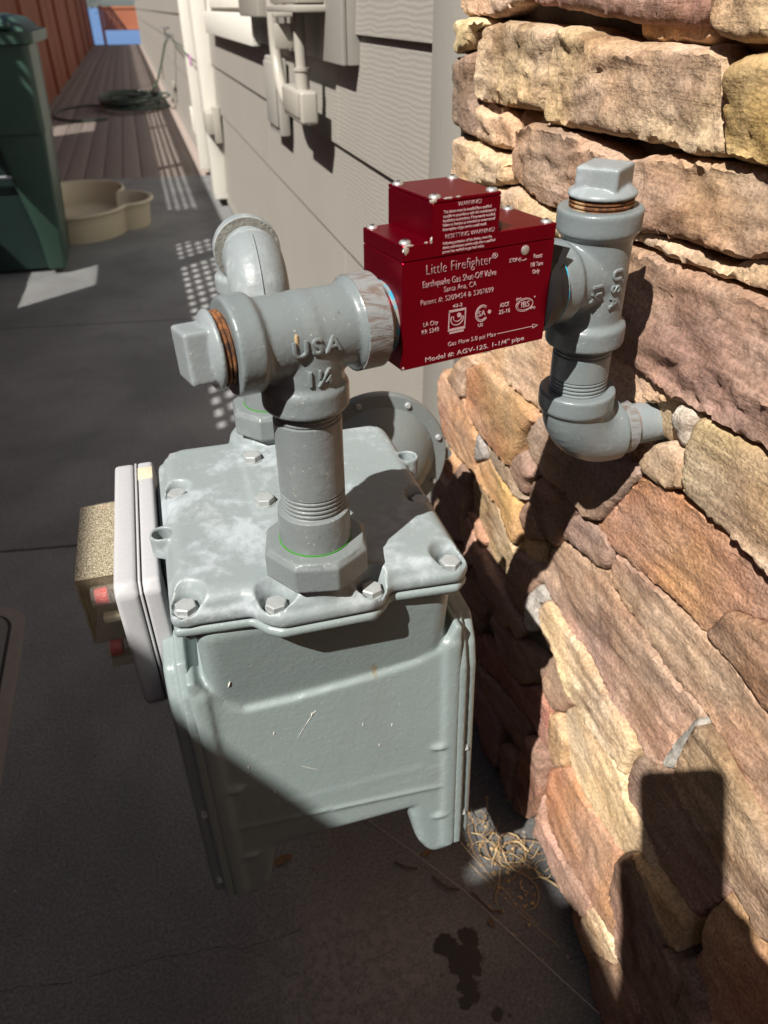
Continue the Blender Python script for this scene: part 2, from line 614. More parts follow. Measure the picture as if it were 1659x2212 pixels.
MAT['dirt'] = simple('brown_soil', (0.16, 0.12, 0.09), 0.95, 0, 0.3, 3)


def mk_lens(name, lo, hi, ca, cb, sc):
    b = NB(name)
    sp = b.noise(sc, 3, 0.7)
    tr = b.n('BsdfTransparent')
    tr.inputs[0].default_value = (0.90, 0.87, 0.78, 1)
    df = b.n('BsdfPrincipled')
    b.setin(df.inputs['Base Color'], b.mix(b.ramp(sp, 0.4, 0.62), ca, cb))
    df.inputs['Roughness'].default_value = 0.2
    mx = b.n('MixShader')
    b.setin(mx.inputs[0], b.ramp(sp, 0.36, 0.64, lo, hi))
    b.l(tr.outputs[0], mx.inputs[1])
    b.l(df.outputs[0], mx.inputs[2])
    b.l(mx.outputs[0], b.t.nodes['Material Output'].inputs['Surface'])
    return b.m


MAT['clear'] = mk_lens('clear_sleeve_plastic', 0.10, 0.22, (0.6, 0.55, 0.5), (0.75, 0.7, 0.65), 700)
MAT['dusty'] = mk_lens('dusty_clear_plastic', 0.35, 0.75, (0.24, 0.20, 0.13), (0.70, 0.62, 0.46), 1100)
MAT['lens'] = mk_lens('yellowed_clear_plastic', 0.10, 0.30, (0.26, 0.21, 0.13), (0.66, 0.58, 0.42), 1500)


def mk_water():
    b = NB('sea_water')
    c = b.mix(b.noise(0.02, 4), (0.09, 0.17, 0.34), (0.12, 0.21, 0.40))
    return b.out(c, 0.45, 0, b.bump(b.noise(0.4, 4), 0.4, 0.4))


MAT['water'] = mk_water()
MAT['foliage'] = simple('leaf_green', (0.045, 0.07, 0.025), 0.7, 0, 0.4, 3)
MAT['bark'] = simple('bark', (0.12, 0.08, 0.055), 0.9, 0, 0.4, 20)

# ================================================================ GROUND, PATH, DECK, SEA
bm = nb()
add_box(bm, (-30, -30, -0.6), (30, 33.2, -0.14))
tag(obj('ground', bm, MAT['dirt']), kind='structure')
bm = nb()
vs = [bm.verts.new(p) for p in ((-9000, 30, -9), (9000, 30, -9), (9000, 16000, -9), (-9000, 16000, -9))]
bm.faces.new(vs)
tag(obj('sea', bm, MAT['water']), kind='structure')

X0, XW = -1.19, 0.475           # fence face and house wall
ey = lambda x, c: c - 0.165 * x   # joints run slightly askew
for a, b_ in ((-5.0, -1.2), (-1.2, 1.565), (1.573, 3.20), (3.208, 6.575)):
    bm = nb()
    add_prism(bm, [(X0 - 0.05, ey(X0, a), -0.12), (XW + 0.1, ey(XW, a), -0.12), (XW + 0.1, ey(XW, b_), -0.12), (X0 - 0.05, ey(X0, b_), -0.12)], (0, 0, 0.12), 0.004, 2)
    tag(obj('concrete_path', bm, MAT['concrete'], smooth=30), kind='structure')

dk = empty('wooden_deck', (-0.36, 6.7, 0), 'long brown plank deck running along the house towards the sea', 'deck')
P = 0.148
first = None
for i in range(-1, 11):
    x = -0.148 * 8 + 0.079 + P * i + 0.004
    y0 = ey(x, 6.582)
    bm = nb()
    add_box(bm, (x, y0, -0.03), (x + P - 0.006, 33.0, -0.001), 0.003, 2)
    obj('deck_board', bm, MAT['deck'], dk)
bm = nb()
for k in range(40):
    yy = 6.9 + k * 0.65
    add_box(bm, (X0, yy, -0.13), (XW, yy + 0.04, -0.032))
obj('joist', bm, MAT['dirt'], dk)

# ================================================================ STONE VENEER WALL
sw = empty('stone_wall', (0.45, 0.6, 0), 'rugged tan and rust ledgestone veneer wall behind the grey pipework', 'wall')
bm = nb()
add_prism(bm, [(0.430, -1.6, -0.1), (0.432, -1.6, 0.0), (0.450, -1.6, 0.45), (0.452, -1.6, 0.72), (0.464, -1.6, 0.80), (0.464, -1.6, 2.3), (0.60, -1.6, 2.3), (0.60, -1.6, -0.1)], (0, 2.70, 0))
obj('mortar_backing', bm, MAT['mortar'], sw)
SCOL = {'tan': (0.59, 0.425, 0.265), 'cream': (0.67, 0.52, 0.32), 'ochre': (0.52, 0.355, 0.18), 'pink': (0.45, 0.295, 0.215),
        'pinktan': (0.42, 0.29, 0.195), 'pinkorange': (0.48, 0.312, 0.210), 'orange': (0.47, 0.278, 0.165), 'brown': (0.31, 0.213, 0.158),
        'brownorange': (0.35, 0.228, 0.150), 'red': (0.34, 0.19, 0.135), 'grey': (0.40, 0.38, 0.34), 'white': (0.62, 0.57, 0.48)}
STONES = [
('tan',[1108,1154,929,1148,925,1124,930,1119,967,1108,1093,1110]),
('red',[926,1148,568,1138,559,1111,565,1107,621,1104,676,1107,778,1114,891,1121,921,1124]),
('tan',[566,1138,476,1135,460,1099,541,1098,555,1103,562,1115]),
('cream',[1095,1102,1049,1106,1000,1105,997,1100,1026,1094,1029,1074,1090,1065]),
('brown',[1029,1072,1100,1059,1101,1038,1109,1007,1101,977,1064,973,1017,971,1024,1011,1032,1014]),
('tan',[1028,1097,954,1103,864,1102,812,1098,822,1074,823,1048,822,1022,890,1019,1030,1015]),
('tan',[808,1101,783,1103,742,1096,673,1091,625,1093,584,1091,553,1094,532,1081,526,1051,514,1023,545,1019,607,1020,690,1017,801,1012,817,1014,820,1045,820,1074]),
('ochre',[530,1081,521,1088,459,1098,426,1023,476,1023,512,1023,520,1041,530,1068]),
('tan',[1019,1011,964,1002,926,1013,898,1003,888,974,945,970,1013,970]),
('tan',[1102,962,1015,965,943,963,890,968,882,940,929,927,982,919,1125,871,1117,910]),
('pink',[860,1007,801,1010,747,1010,682,1004,656,998,658,987,695,973,730,939,770,933,809,931,866,940,888,955,891,980,885,996]),
('pinktan',[653,998,625,1007,595,1012,529,1017,472,1022,427,1025,404,975,480,955,520,955,582,950,619,943,657,950,710,941,682,970]),
('tan',[673,941,618,941,581,948,529,949,492,944,467,957,404,974,391,946,438,943,503,937,558,936,616,936,730,922]),
('cream',[929,925,865,937,809,929,773,926,734,921,687,923,726,908,914,885,981,915]),
('pink',[675,921,627,927,581,930,523,934,476,934,435,934,386,934,341,833,391,832,427,827,469,824,515,820,566,822,655,818,769,818,780,861,732,897]),
('tan',[979,668,915,705,848,774,748,797,616,821,576,825,547,822,512,825,518,816,565,791,601,775,673,739,753,692,841,686,971,670]),
('pink',[1327,564,1004,667,940,676,977,654,989,597,1097,595,1118,606]),
('orange',[1102,594,994,601,975,578,926,553,940,511,938,479,988,479,1078,480,1123,519,1115,574]),
('orange',[988,654,923,684,878,680,768,684,750,680,777,645,801,577,827,575,886,574,926,576,970,590]),
('grey',[927,572,901,562,893,538,935,510]),
('ochre',[934,501,880,545,856,541,776,533,758,485,772,459,837,486,868,482,922,483]),
('brown',[894,566,833,570,808,568,792,544,759,547,776,536,853,543]),
('pink',[803,592,772,619,750,613,733,606,756,580,761,553,787,554,804,565]),
('brown',[774,647,745,686,687,672,632,689,544,726,529,727,552,693,567,664,583,634,611,618,662,622,714,612,758,618]),
('brown',[728,607,664,618,631,613,664,552,669,528,716,525,754,551,752,581]),
('brown',[777,511,757,545,710,529,695,526,739,491]),
('tan',[958,461,921,478,853,487,782,455,765,451,786,378,823,369,882,371,948,397]),
('pink',[954,384,944,393,885,366,866,359,905,319,929,300]),
('brown',[650,595,610,616,570,614,559,600,564,573,580,566,614,562,663,549]),
('orange',[598,615,566,662,528,725,492,731,455,736,403,735,348,729,294,728,278,692,333,694,358,683,383,668,387,656,399,623,453,624,506,616,552,607]),
('tan',[478,808,467,821,389,827,338,827,298,737,357,740,379,745,421,745,461,748,473,779]),
('tan',[523,760,501,780,475,775,464,751,496,731,530,730,534,742]),
('white',[512,811,490,825,472,823,478,808,477,783,488,781,505,792]),
('pink',[672,541,650,541,605,566,575,564,560,570,541,551,513,546,489,549,454,542,428,540,415,536,398,538,371,541,371,529,387,473,390,435,405,414,428,416,452,421,479,422,508,423,516,429,564,438,612,436,661,445,693,456,686,505]),
('pinkorange',[554,602,505,613,449,614,399,620,349,622,340,619,303,612,264,611,214,595,178,515,219,508,256,513,304,526,334,536,369,544,397,541,418,540,457,546,488,554,512,552,544,558,558,574]),
('brownorange',[398,622,385,655,382,667,357,680,332,692,278,691,215,597,265,613,303,615,339,621,349,624]),
('grey',[369,534,363,536,374,452,388,433,385,474]),
('pinkorange',[373,453,362,535,331,535,304,524,256,512,219,507,177,513,152,459,182,429,209,413,218,400,262,418,289,421,345,427,371,428]),
('brown',[406,410,388,432,372,426,345,424,289,418,263,416,267,391,275,345,283,312,344,303,392,326,427,324,436,371,427,401]),
('cream',[682,407,667,436,614,434,566,435,518,427,510,420,481,419,454,419,430,414,437,385,436,353,475,353,518,344,545,356,582,344,616,376,657,380]),
('cream',[584,303,546,353,519,341,476,350,436,350,431,325,395,322,345,298,379,285,397,247,432,232,492,223,545,228,568,257]),
('ochre',[605,270,588,289,563,267,549,218,578,189,601,217]),
('pink',[640,297,641,343,621,374,592,357,559,344,587,293,608,280,631,290]),
('orange',[578,173,546,221,493,220,433,229,398,245,393,194,386,167,362,163,351,131,405,113,442,109,489,90,547,81,573,126]),
('pink',[574,123,549,77,490,86,442,105,404,118,415,65,458,35,510,26,529,33,572,20,569,58]),
('cream',[414,62,402,118,353,125,335,109,343,84,380,36,410,33]),
('brown',[379,33,342,83,300,108,265,109,233,49,287,-41,356,3]),
('brown',[393,249,379,280,345,281,274,260,293,243,249,244,234,184,205,128,231,56,283,118,332,112,350,132,385,170,392,196]),
('ochre',[378,285,343,299,282,310,272,262,281,258,342,282]),
('orange',[273,336,262,417,218,398,209,412,151,457,99,363,154,197,248,257,260,266,258,301,270,311]),
('brown',[268,260,255,267,154,195,187,96,233,187,247,244]),
('brown',[1119,387,1038,398,993,473,959,462,959,397,933,352,968,327,1058,299,1166,291]),
('orange',[954,397,935,402,877,386,891,364,913,312,931,312]),
('brown',[1055,283,952,324,918,305,864,310,838,263,850,205,897,188,975,257,1064,242]),
('brown',[910,328,878,365,794,357,747,355,706,344,719,316,781,312,849,305]),
('brown',[787,372,766,452,699,471,683,462,693,446,719,403,713,366,755,361]),
('grey',[693,445,667,439,686,411,678,370,698,352,712,371,718,401]),
('brown',[832,265,755,283,717,311,653,338,624,354,633,308,694,233,773,219]),
('red',[884,165,843,207,772,213,692,228,632,242,597,230,593,208,641,206,714,185,785,167,848,141]),
('brown',[857,120,782,158,712,177,646,187,652,115,698,109,754,103,823,103]),
('red',[689,235,638,293,607,274,596,239,629,249]),
('brown',[851,78,801,98,730,90,708,9,760,-2,813,35]),
('red',[656,40,645,111,635,188,588,203,578,134,570,83,600,22,634,-3]),
('brown',[717,65,653,101,662,31,639,-6,693,-57]),
]


def face_x(z, y=0.6):
    b = 0.385 + 0.03 * min(1, max(0, (y - 0.25) / 0.3))
    return 0.43 - (0.43 - b) * min(1, max(0, (0.45 - z) / 0.45))


def stone(poly, colname, lift=0.0, grid=0.0048, rough=1.0):
    """split-face stone: outline in (y, z) metres, real thickness and relief towards -x"""
    P2 = np.array(poly, float)
    if len(P2) < 3:
        return
    seedv = Vector((random.uniform(-50, 50), random.uniform(-50, 50), random.uniform(-50, 50)))
    # resample the outline, nibble it
    pts = []
    n = len(P2)
    for i in range(n):
        a, b = P2[i], P2[(i + 1) % n]
        k = max(1, int(np.linalg.norm(b - a) / (grid * 1.15)))
        for j in range(k):
            pts.append(a + (b - a) * j / k)
    pts = np.array(pts)
    sm = pts.copy()
    for _ in range(2):
        sm = 0.5 * sm + 0.25 * (np.roll(sm, 1, 0) + np.roll(sm, -1, 0))
    pts = sm
    tn = np.roll(pts, -1, 0) - np.roll(pts, 1, 0)
    tn /= np.linalg.norm(tn, axis=1)[:, None] + 1e-9
    area = 0.5 * np.sum(pts[:, 0] * np.roll(pts[:, 1], -1) - np.roll(pts[:, 0], -1) * pts[:, 1])
    grow = 0.0022 if pts[:, 1].mean() < 0.80 else 0.0008
    pts = pts + np.stack([tn[:, 1], -tn[:, 0]], 1) * grow * (1 if area > 0 else -1)
    for i in range(len(pts)):
        v = Vector((pts[i][0] * 60, pts[i][1] * 60, 0)) + seedv
        d = noise.noise_vector(v)
        v2 = noise.noise_vector(v * 3.3)
        pts[i] = pts[i] + np.array((d.x, d.y)) * 0.0018 + np.array((v2.x, v2.y)) * 0.0005
    lo, hi = pts.min(0), pts.max(0)
    gx, gy = np.meshgrid(np.arange(lo[0], hi[0], grid), np.arange(lo[1], hi[1], grid))
    G = np.stack([gx.ravel(), gy.ravel()], 1) + np.random.uniform(-0.3, 0.3, (gx.size, 2)) * grid
    # inside test and distance to the outline
    A, Bq = pts, np.roll(pts, -1, 0)
    inside = np.zeros(len(G), bool)
    for a, b in zip(A, Bq):
        c = ((a[1] > G[:, 1]) != (b[1] > G[:, 1]))
        if abs(b[1] - a[1]) > 1e-12:
            xi = (b[0] - a[0]) * (G[:, 1] - a[1]) / (b[1] - a[1]) + a[0]
            inside ^= c & (G[:, 0] < xi)
    G = G[inside]
    if len(G):
        dist = np.min(np.linalg.norm(G[:, None, :] - A[None, :, :], axis=2), axis=1)
        G = G[dist > grid * 0.6]
        dist = dist[dist > grid * 0.6]
    else:
        dist = np.zeros(0)
    allp = np.concatenate([pts, G]) if len(G) else pts
    dd = np.concatenate([np.zeros(len(pts)), dist])
    nb_ = len(pts)
    res = delaunay_2d_cdt([Vector(p) for p in allp], [], [list(range(nb_))], 1, 1e-6)
    ov, faces, orig = res[0], res[2], res[3]
    # long axis of the stone, for bedding
    cen = pts.mean(0)
    u_, s_, vt = np.linalg.svd(pts - cen, full_matrices=False)
    ax = vt[0]
    wid = max(0.012, s_[1] / math.sqrt(len(pts)) * 1.7)
    hi_ = cen[1] > 0.80
    r = min(0.009 if hi_ else 0.0065, wid * 0.5)
    edge = min(0.014 if hi_ else 0.0065, 0.003 + wid * 0.2)
    fac_ = [(np.array((random.uniform(lo[0], hi[0]), random.uniform(lo[1], hi[1]))), np.array((random.gauss(0, 0.05), random.gauss(0, 0.11))), random.uniform(0, 0.004)) for _ in range(max(3, min(9, int((hi[0] - lo[0]) / 0.045))))]
    tilt = random.uniform(-0.10, 0.10)
    verts = []
    for i, p in enumerate(ov):
        src = orig[i][0] if orig[i] else None
        d = dd[src] if src is not None and src < len(dd) else 0.0
        t = min(1.0, d / r)
        prof = edge * (1 - math.sqrt(max(0, 1 - (1 - t) ** 2)))
        q = np.array((p.x, p.y)) - cen
        al, ac = q @ ax, q @ np.array((-ax[1], ax[0]))
        k = 0.35 + 0.65 * t
        big = noise.noise(Vector((p.x * 11, p.y * 15, 0)) + seedv)
        lay = noise.noise(Vector((al * 10, ac * 48 + 1.5 * big, 3)) + seedv)
        lay = (1 - abs(lay) * 2.2)
        med = noise.fractal(Vector((p.x * 34, p.y * 46, 7)) + seedv, 0.9, 2.1, 4)
        fin = noise.noise(Vector((p.x * 150, p.y * 170, 9)) + seedv)
        crk = abs(noise.noise(Vector((al * 16, ac * 30, 5)) + seedv * 1.7))
        crk = -max(0.0, 0.10 - crk) * 10
        fct = min(f_[1] @ (np.array((p.x, p.y)) - f_[0]) + f_[2] for f_ in fac_)
        fct = max(-0.007, min(0.006, fct))
        rel = (fct * (1.0 if hi_ else 0.75) + big * 0.0026 + lay * 0.0020 * rough + med * (0.0034 if hi_ else 0.0018) + crk * 0.0018 * rough + fin * 0.0008) * k
        x = face_x(p.y, p.x) - lift + prof - rel - tilt * ac * 0.6
        verts.append((x, p.x, p.y))
    nv = len(verts)
    bvert = {}
    loop = []
    inv = {}
    for i in range(nv):
        for s in orig[i]:
            inv[s] = i
    loop = [inv.get(s) for s in range(nb_)]
    loop = [x for x in loop if x is not None]
    for i in loop:
        if i not in bvert:
            bvert[i] = len(verts)
            x, y, z = verts[i]
            verts.append((max(0.476, face_x(z, y) + 0.03), cen[0] + (y - cen[0]) * 0.985, cen[1] + (z - cen[1]) * 0.985))
    fs = [tuple(f) for f in faces]
    for a, b in zip(loop, loop[1:] + loop[:1]):
        if a != b:
            fs.append((a, b, bvert[b], bvert[a]))
    o = obj('stone', (verts, fs), MAT['stone'], sw, smooth=50)
    c = SCOL[colname]
    jit = [random.uniform(0.92, 1.08) for _ in range(3)]
    v = random.uniform(0.92, 1.08)
    o.color = (c[0] * v * (0.7 + 0.3 * jit[0]), c[1] * v * (0.7 + 0.3 * jit[1]), c[2] * v * (0.7 + 0.3 * jit[2]), 1)
    bmx = bmesh.new()
    bmx.from_mesh(o.data)
    bmesh.ops.recalc_face_normals(bmx, faces=bmx.faces)
    bmx.to_mesh(o.data)
    bmx.free()
    o.data.shade_smooth()
    o.data.set_sharp_from_angle(angle=R(50))
    return o


traced = []
for cn, fl in STONES:
    poly = [(min(1.104, fl[i] / 1000), fl[i + 1] / 1000) for i in range(0, len(fl), 2)]
    poly = [q for i, q in enumerate(poly) if q != poly[i - 1]]
    if max(q[0] for q in poly) - min(q[0] for q in poly) < 0.012:
        continue
    traced.append(np.array(poly))
    zc = np.mean([p[1] for p in poly])
    yc = np.mean([p[0] for p in poly])
    by_pipe = 0.36 < yc < 0.50 and 0.76 < zc < 0.86 and max(p[0] for p in poly) - min(p[0] for p in poly) < 0.09
    stone(poly, cn, 0.0 if by_pipe else random.uniform(-0.006, 0.008) + (0.006 if zc > 0.85 else 0.0), rough=1.25 if zc > 0.8 else 0.8)
# stones in the parts of the wall that the meter and the pipes stand in front of


def covered(y, z):
    for P_ in traced:
        ins = False
        n_ = len(P_)
        for i in range(n_):
            a, b = P_[i], P_[(i + 1) % n_]
            if (a[1] > z) != (b[1] > z) and y < (b[0] - a[0]) * (z - a[1]) / (b[1] - a[1]) + a[0]:
                ins = not ins
        if ins:
            return True
    return False


z = 0.0
row = 0
while z < 1.14:
    h = 0.062
    y = 1.104 - (0.05 if row % 2 else 0.0)
    while y > 0.12:
        L = random.uniform(0.09, 0.15)
        pts_ = [(y - L * (i + 0.5) / 5, z + h * (j + 0.5) / 3) for i in range(5) for j in range(3)]
        free = sum(not covered(*q) for q in pts_) / 15
        if free > 0.36:
            stone([(y, z + 0.002), (y - L * 0.5, z + 0.001), (y - L, z + 0.003), (y - L, z + h - 0.003), (y - L * 0.45, z + h - 0.001), (y, z + h - 0.003)], random.choice(('pink', 'brown', 'pinktan', 'tan', 'orange')), -0.010, grid=0.009)
        y -= L + 0.003
    z += h + 0.002
    row += 1
# courses beyond the picture: towards the photographer, and higher up
edge_pts = np.concatenate([np.concatenate([p + (np.roll(p, -1, 0) - p) * t for t in np.linspace(0, 1, 9)[:-1]]) for p in traced])
names = list(SCOL)[:9]
z = -0.02
while z < 1.9:
    h = random.uniform(0.07, 0.12)
    band = edge_pts[(edge_pts[:, 1] > z - 0.004) & (edge_pts[:, 1] < z + h + 0.004)]
    y1 = band[:, 0].min() - 0.008 if len(band) else 1.10
    y = y1
    while y > -0.95:
        L = random.uniform(0.16, 0.38)
        yb = max(y - L, -1.0)
        j = lambda: random.uniform(-0.008, 0.008)
        q = [(y, z + 0.004), (yb + 0.006, z + 0.004 + j() * 0.3), (yb + 0.006 + j() * 0.4, z + h * 0.5), (yb + 0.006, z + h - 0.004), ((y + yb) / 2, z + h - 0.006 + j() * 0.3), (y, z + h - 0.004)]
        if y - yb > 0.03:
            stone(q, random.choice(names), random.uniform(-0.008, 0.008), grid=0.011)
        y = yb
    z += h

# ================================================================ HOUSE WALL
hw = empty('house_wall', (0.48, 5, 0), 'taupe lap-sided house wall with wood grain running back along the deck', 'house')
bm = nb()
add_box(bm, (0.50, 1.10, -0.1), (0.75, 33, 3.0))
add_box(bm, (0.60, -1.6, -0.1), (0.75, 1.10, 3.0))
obj('sheathing', bm, MAT['mortar'], hw)
laps = [0.03, 0.095, 0.338, 0.582, 0.828, 1.068, 1.312, 1.555, 1.80, 2.04, 2.28, 2.52, 2.76]
for i in range(len(laps) - 1):
    z0, z1 = laps[i], laps[i + 1] + 0.02
    ys = [1.257] + [1.3 + 3.66 * k + (1.9 if i % 2 else 0.7) for k in range(9)]
    ys = [y for y in ys if y < 33] + [33.0]
    for a, b_ in zip(ys, ys[1:]):
        bm = nb()
        g = 0.0008
        add_prism(bm, [(0.471, a + g, z0), (0.482, a + g, z1), (0.4985, a + g, z1), (0.4985, a + g, z0)], (0, b_ - a - 2 * g, 0), 0.0015, 1)
        obj('siding_board', bm, MAT['siding'], hw, smooth=30)
bm = nb()
add_box(bm, (0.449, 1.108, 0.02), (0.4985, 1.255, 2.9), 0.003, 2)
obj('corner_board', bm, MAT['trim'], hw, smooth=30)
bm = nb()
add_prism(bm, [(-0.10, -1.6, 3.02), (-0.10, -1.6, 3.22), (0.75, -1.6, 3.62), (0.75, -1.6, 3.02)], (0, 34.6, 0), 0.004)
obj('added_eave', bm, MAT['white'], hw, smooth=30)  # unseen eave, added to cut down the sky light
# low concrete sill under the siding, sunlit strip at its foot
bm = nb()
add_box(bm, (0.474, 1.10, -0.05), (0.4975, 33, 0.028))
obj('foundation_strip', bm, MAT['lid2'], hw)
# white casing of the doorway
bm = nb()
add_box(bm, (0.398, 5.34, 0.05), (0.4985, 5.56, 2.3), 0.004, 2)
add_box(bm, (0.398, 6.50, 0.05), (0.4985, 6.62, 2.3), 0.004, 2)
obj('door_casing', bm, MAT['white'], hw)
bm = nb()
add_box(bm, (0.462, 5.562, 0.09), (0.4975, 6.498, 2.25))
d = obj('door', bm, MAT['trim'], hw)
# window over the electrical panel
win = obj('window', add_box(nb(), (0.446, 3.16, 1.10), (0.4985, 3.22, 2.3), 0.003), MAT['white'], hw)
bm = nb()
add_box(bm, (0.446, 4.86, 1.10), (0.4985, 4.93, 2.3), 0.003)
add_box(bm, (0.446, 3.222, 2.24), (0.4985, 4.858, 2.3), 0.003)
add_box(bm, (0.456, 3.222, 1.115), (0.4985, 4.858, 1.16), 0.003)
obj('frame', bm, MAT['white'], win)
bm = nb()
add_box(bm, (0.430, 3.13, 1.0), (0.466, 4.95, 1.098), 0.004)
obj('sill', bm, MAT['white'], win)
bm = nb()
add_box(bm, (0.470, 3.222, 1.162), (0.474, 4.858, 2.238))
obj('pane', bm, MAT['glass'], win)
# painted plywood back board of the electrical panel, with its battens
bb = obj('backboard', add_box(nb(), (0.452, 1.80, 1.012), (0.4985, 3.255, 2.2), 0.003), MAT['trim'], hw, smooth=30)
bm = nb()
add_box(bm, (0.440, 1.80, 1.012), (0.4515, 2.03, 2.2), 0.003)
obj('batten', bm, MAT['trim'], bb, smooth=30)

# electrical fittings on the wall ------------------------------------------
e = empty('meter_box', (0.44, 2.15, 1.11), 'painted electrical box whose rim just shows at the top edge above the conduits', 'electrical box')
bm = nb()
add_box(bm, (0.375, 1.96, 1.125), (0.4505, 2.32, 1.75), 0.006)
obj('case', bm, MAT['conduit'], e)
bm = nb()
add_box(bm, (0.368, 1.945, 1.108), (0.4505, 2.335, 1.122), 0.003)
obj('rim', bm, MAT['conduit'], e)
bm = nb()
add_box(bm, (0.35, 2.44, 1.16), (0.372, 2.50, 1.19), 0.002)
e = empty('junction_box', (0.44, 3.0, 1.095), 'small square painted junction box beside the window sill', 'electrical box')
bm = nb()
add_box(bm, (0.392, 2.66, 1.092), (0.451, 3.10, 1.45), 0.006)
obj('case', bm, MAT['conduit'], e)
e = empty('cover_plate', (0.46, 2.8, 0.75), 'tall narrow painted cover box screwed to the siding below the backboard', 'cover plate')
bm = nb()
add_box(bm, (0.436, 2.66, 0.765), (0.4675, 2.90, 0.985), 0.006)
obj('cover', bm, MAT['trim'], e)
bm = nb()
add_box(bm, (0.427, 2.685, 0.79), (0.4355, 2.875, 0.972), 0.003)
obj('panel', bm, MAT['trim'], e)
e = empty('conduit', (0.40, 2.4, 0.9), 'beige conduit sweeping down and bending into the conduit body', 'conduit')
pts = [(0.41, 2.50, 1.75), (0.41, 2.50, 1.05)]
for k in range(1, 10):
    t = k / 9 * math.pi / 2
    pts.append((0.41, 2.50 - 0.165 * (1 - math.cos(t)), 1.05 - 0.155 * math.sin(t)))
pts += [(0.41, 2.29, 0.895)]
obj('bent_tube', add_tube(nb(), pts, 0.0165, 16), MAT['conduit'], e)
bm = nb()
add_tube(bm, [(0.41, 2.115, 0.93), (0.41, 2.115, 1.12)], 0.0145, 16)
obj('straight_tube', bm, MAT['conduit'], e)
bm = nb()
add_cyl(bm, (0.41, 2.115, 0.945), (0.41, 2.115, 0.985), 0.0185, n=20)
add_cyl(bm, (0.41, 2.115, 0.985), (0.41, 2.115, 0.992), 0.021, n=20)
obj('connector', bm, MAT['conduit'], e)
bm = nb()
add_box(bm, (0.388, 2.04, 0.872), (0.432, 2.30, 0.945), 0.007, 3)
obj('conduit_body', bm, MAT['conduit'], e)
bm = nb()
add_box(bm, (0.384, 2.06, 0.886), (0.3875, 2.28, 0.94), 0.001)
obj('lid', bm, MAT['conduit'], e)
bm = nb()
add_box(bm, (0.40, 2.40, 1.095), (0.451, 2.45, 1.106), 0.002)
add_box(bm, (0.40, 2.43, 1.02), (0.451, 2.438, 1.08), 0.002)
obj('strap', bm, MAT['conduit'], e)
e = empty('latch_keeper', (0.43, 5.2, 0.45), 'pale metal latch keeper beside the white casing', 'latch')
bm = nb()
add_box(bm, (0.425, 5.10, 0.42), (0.4675, 5.16, 0.62), 0.004)
obj('plate', bm, MAT['conduit'], e)
bm = nb()
add_box(bm, (0.385, 5.17, 0.46), (0.4675, 5.33, 0.58), 0.006)
obj('keeper', bm, MAT['conduit'], e)
# foundation vents and hook far along the wall
for k, yy in enumerate((7.6, 10.6, 14.2)):
    bm = nb()
    add_box(bm, (0.452, yy, 0.16), (0.4675, yy + 0.30, 0.36), 0.004)
    v = obj('vent_cover', bm, MAT['white'] if k == 0 else MAT['conduit'], hw)

# ================================================================ FENCE
fe = empty('wooden_fence', (X0, 10, 0), 'tall red-stained board fence with a lattice top along the deck', 'fence')
posts = [-6.3, -3.4, -0.745, -0.61, 1.05, 3.06, 5.95, 8.55, 11.36, 14.07, 17.07, 21.03, 25.19, 29.03, 32.95]
for p in posts:
    bm = nb()
    add_box(bm, (X0 - 0.10, p - 0.05, -0.1), (X0 + (0.045 if p > 9 else -0.012), p + 0.05, 2.45 if p == -0.745 else 2.27 if p < 1.1 else 2.34), 0.004)
    obj('post', bm, MAT['redwood'], fe)
sun_openings = [(3.12, 3.98, 0.78, 1.30), (9.02, 9.95, 0.12, 1.05)]  # openings added to throw sun patches in place of window reflections
slat = None
for a, b_ in zip(posts, posts[1:]):
    plain = b_ < 1.2
    top = (2.232 if b_ > 1 else 2.30 if b_ > -0.7 else 2.43) if plain else 1.86
    bm = nb()
    y = a + 0.035
    n = max(1, int((b_ - a - 0.07) / 0.142))
    wd = (b_ - a - 0.07) / n
    for k in range(n):
        ya, yb = y + k * wd + 0.0015, y + (k + 1) * wd - 0.0015
        cut = [h for h in sun_openings if h[0] < (ya + yb) / 2 < h[1]]
        xo = random.uniform(-0.003, 0.003)
        spans = [(-0.05, top)] if not cut else [(-0.05, cut[0][2]), (cut[0][3], top)]
        for s0, s1 in spans:
            add_box(bm, (X0 - 0.02 + xo, ya, s0), (X0 + xo, yb, s1), 0.002, 1)
    obj('fence_panel', bm, MAT['redwood'], fe, smooth=30)
    for h in sun_openings:
        if a < h[0] < b_:
            bw = nb()
            zz = h[2] + 0.006
            while zz < h[3]:
                add_box(bw, (X0 - 0.0125, h[0] - 0.14, zz), (X0 - 0.0115, h[1] + 0.14, zz + 0.0062))
                zz += 0.0140
            obj('dimming_screen', bw, MAT['galv'], fe, smooth=0)  # fine mesh added to dim the sun through the opening
    bm = nb()
    if plain:
        add_box(bm, (X0 - 0.07, a + 0.03, top + 0.002), (X0 + 0.02, b_ - 0.03, top + 0.03), 0.003)
    else:
        add_box(bm, (X0 - 0.06, a, 1.862), (X0 + 0.012, b_, 1.90), 0.003)
        add_box(bm, (X0 - 0.06, a, 2.315), (X0 + 0.012, b_, 2.375), 0.003)
    obj('rail', bm, MAT['redwood'], fe)
    if not plain:
        bm = nb()
        yy = a + 0.05
        while yy < b_ - 0.05:
            add_box(bm, (X0 - 0.030, yy, 1.90), (X0 - 0.022, yy + 0.040, 2.315))
            yy += 0.095
        for k in range(6):
            add_box(bm, (X0 - 0.0215, a + 0.03, 1.895 + k * 0.083), (X0 - 0.0135, b_ - 0.03, 1.93 + k * 0.083))
        obj('lattice', bm, MAT['redwood'], fe, smooth=0)

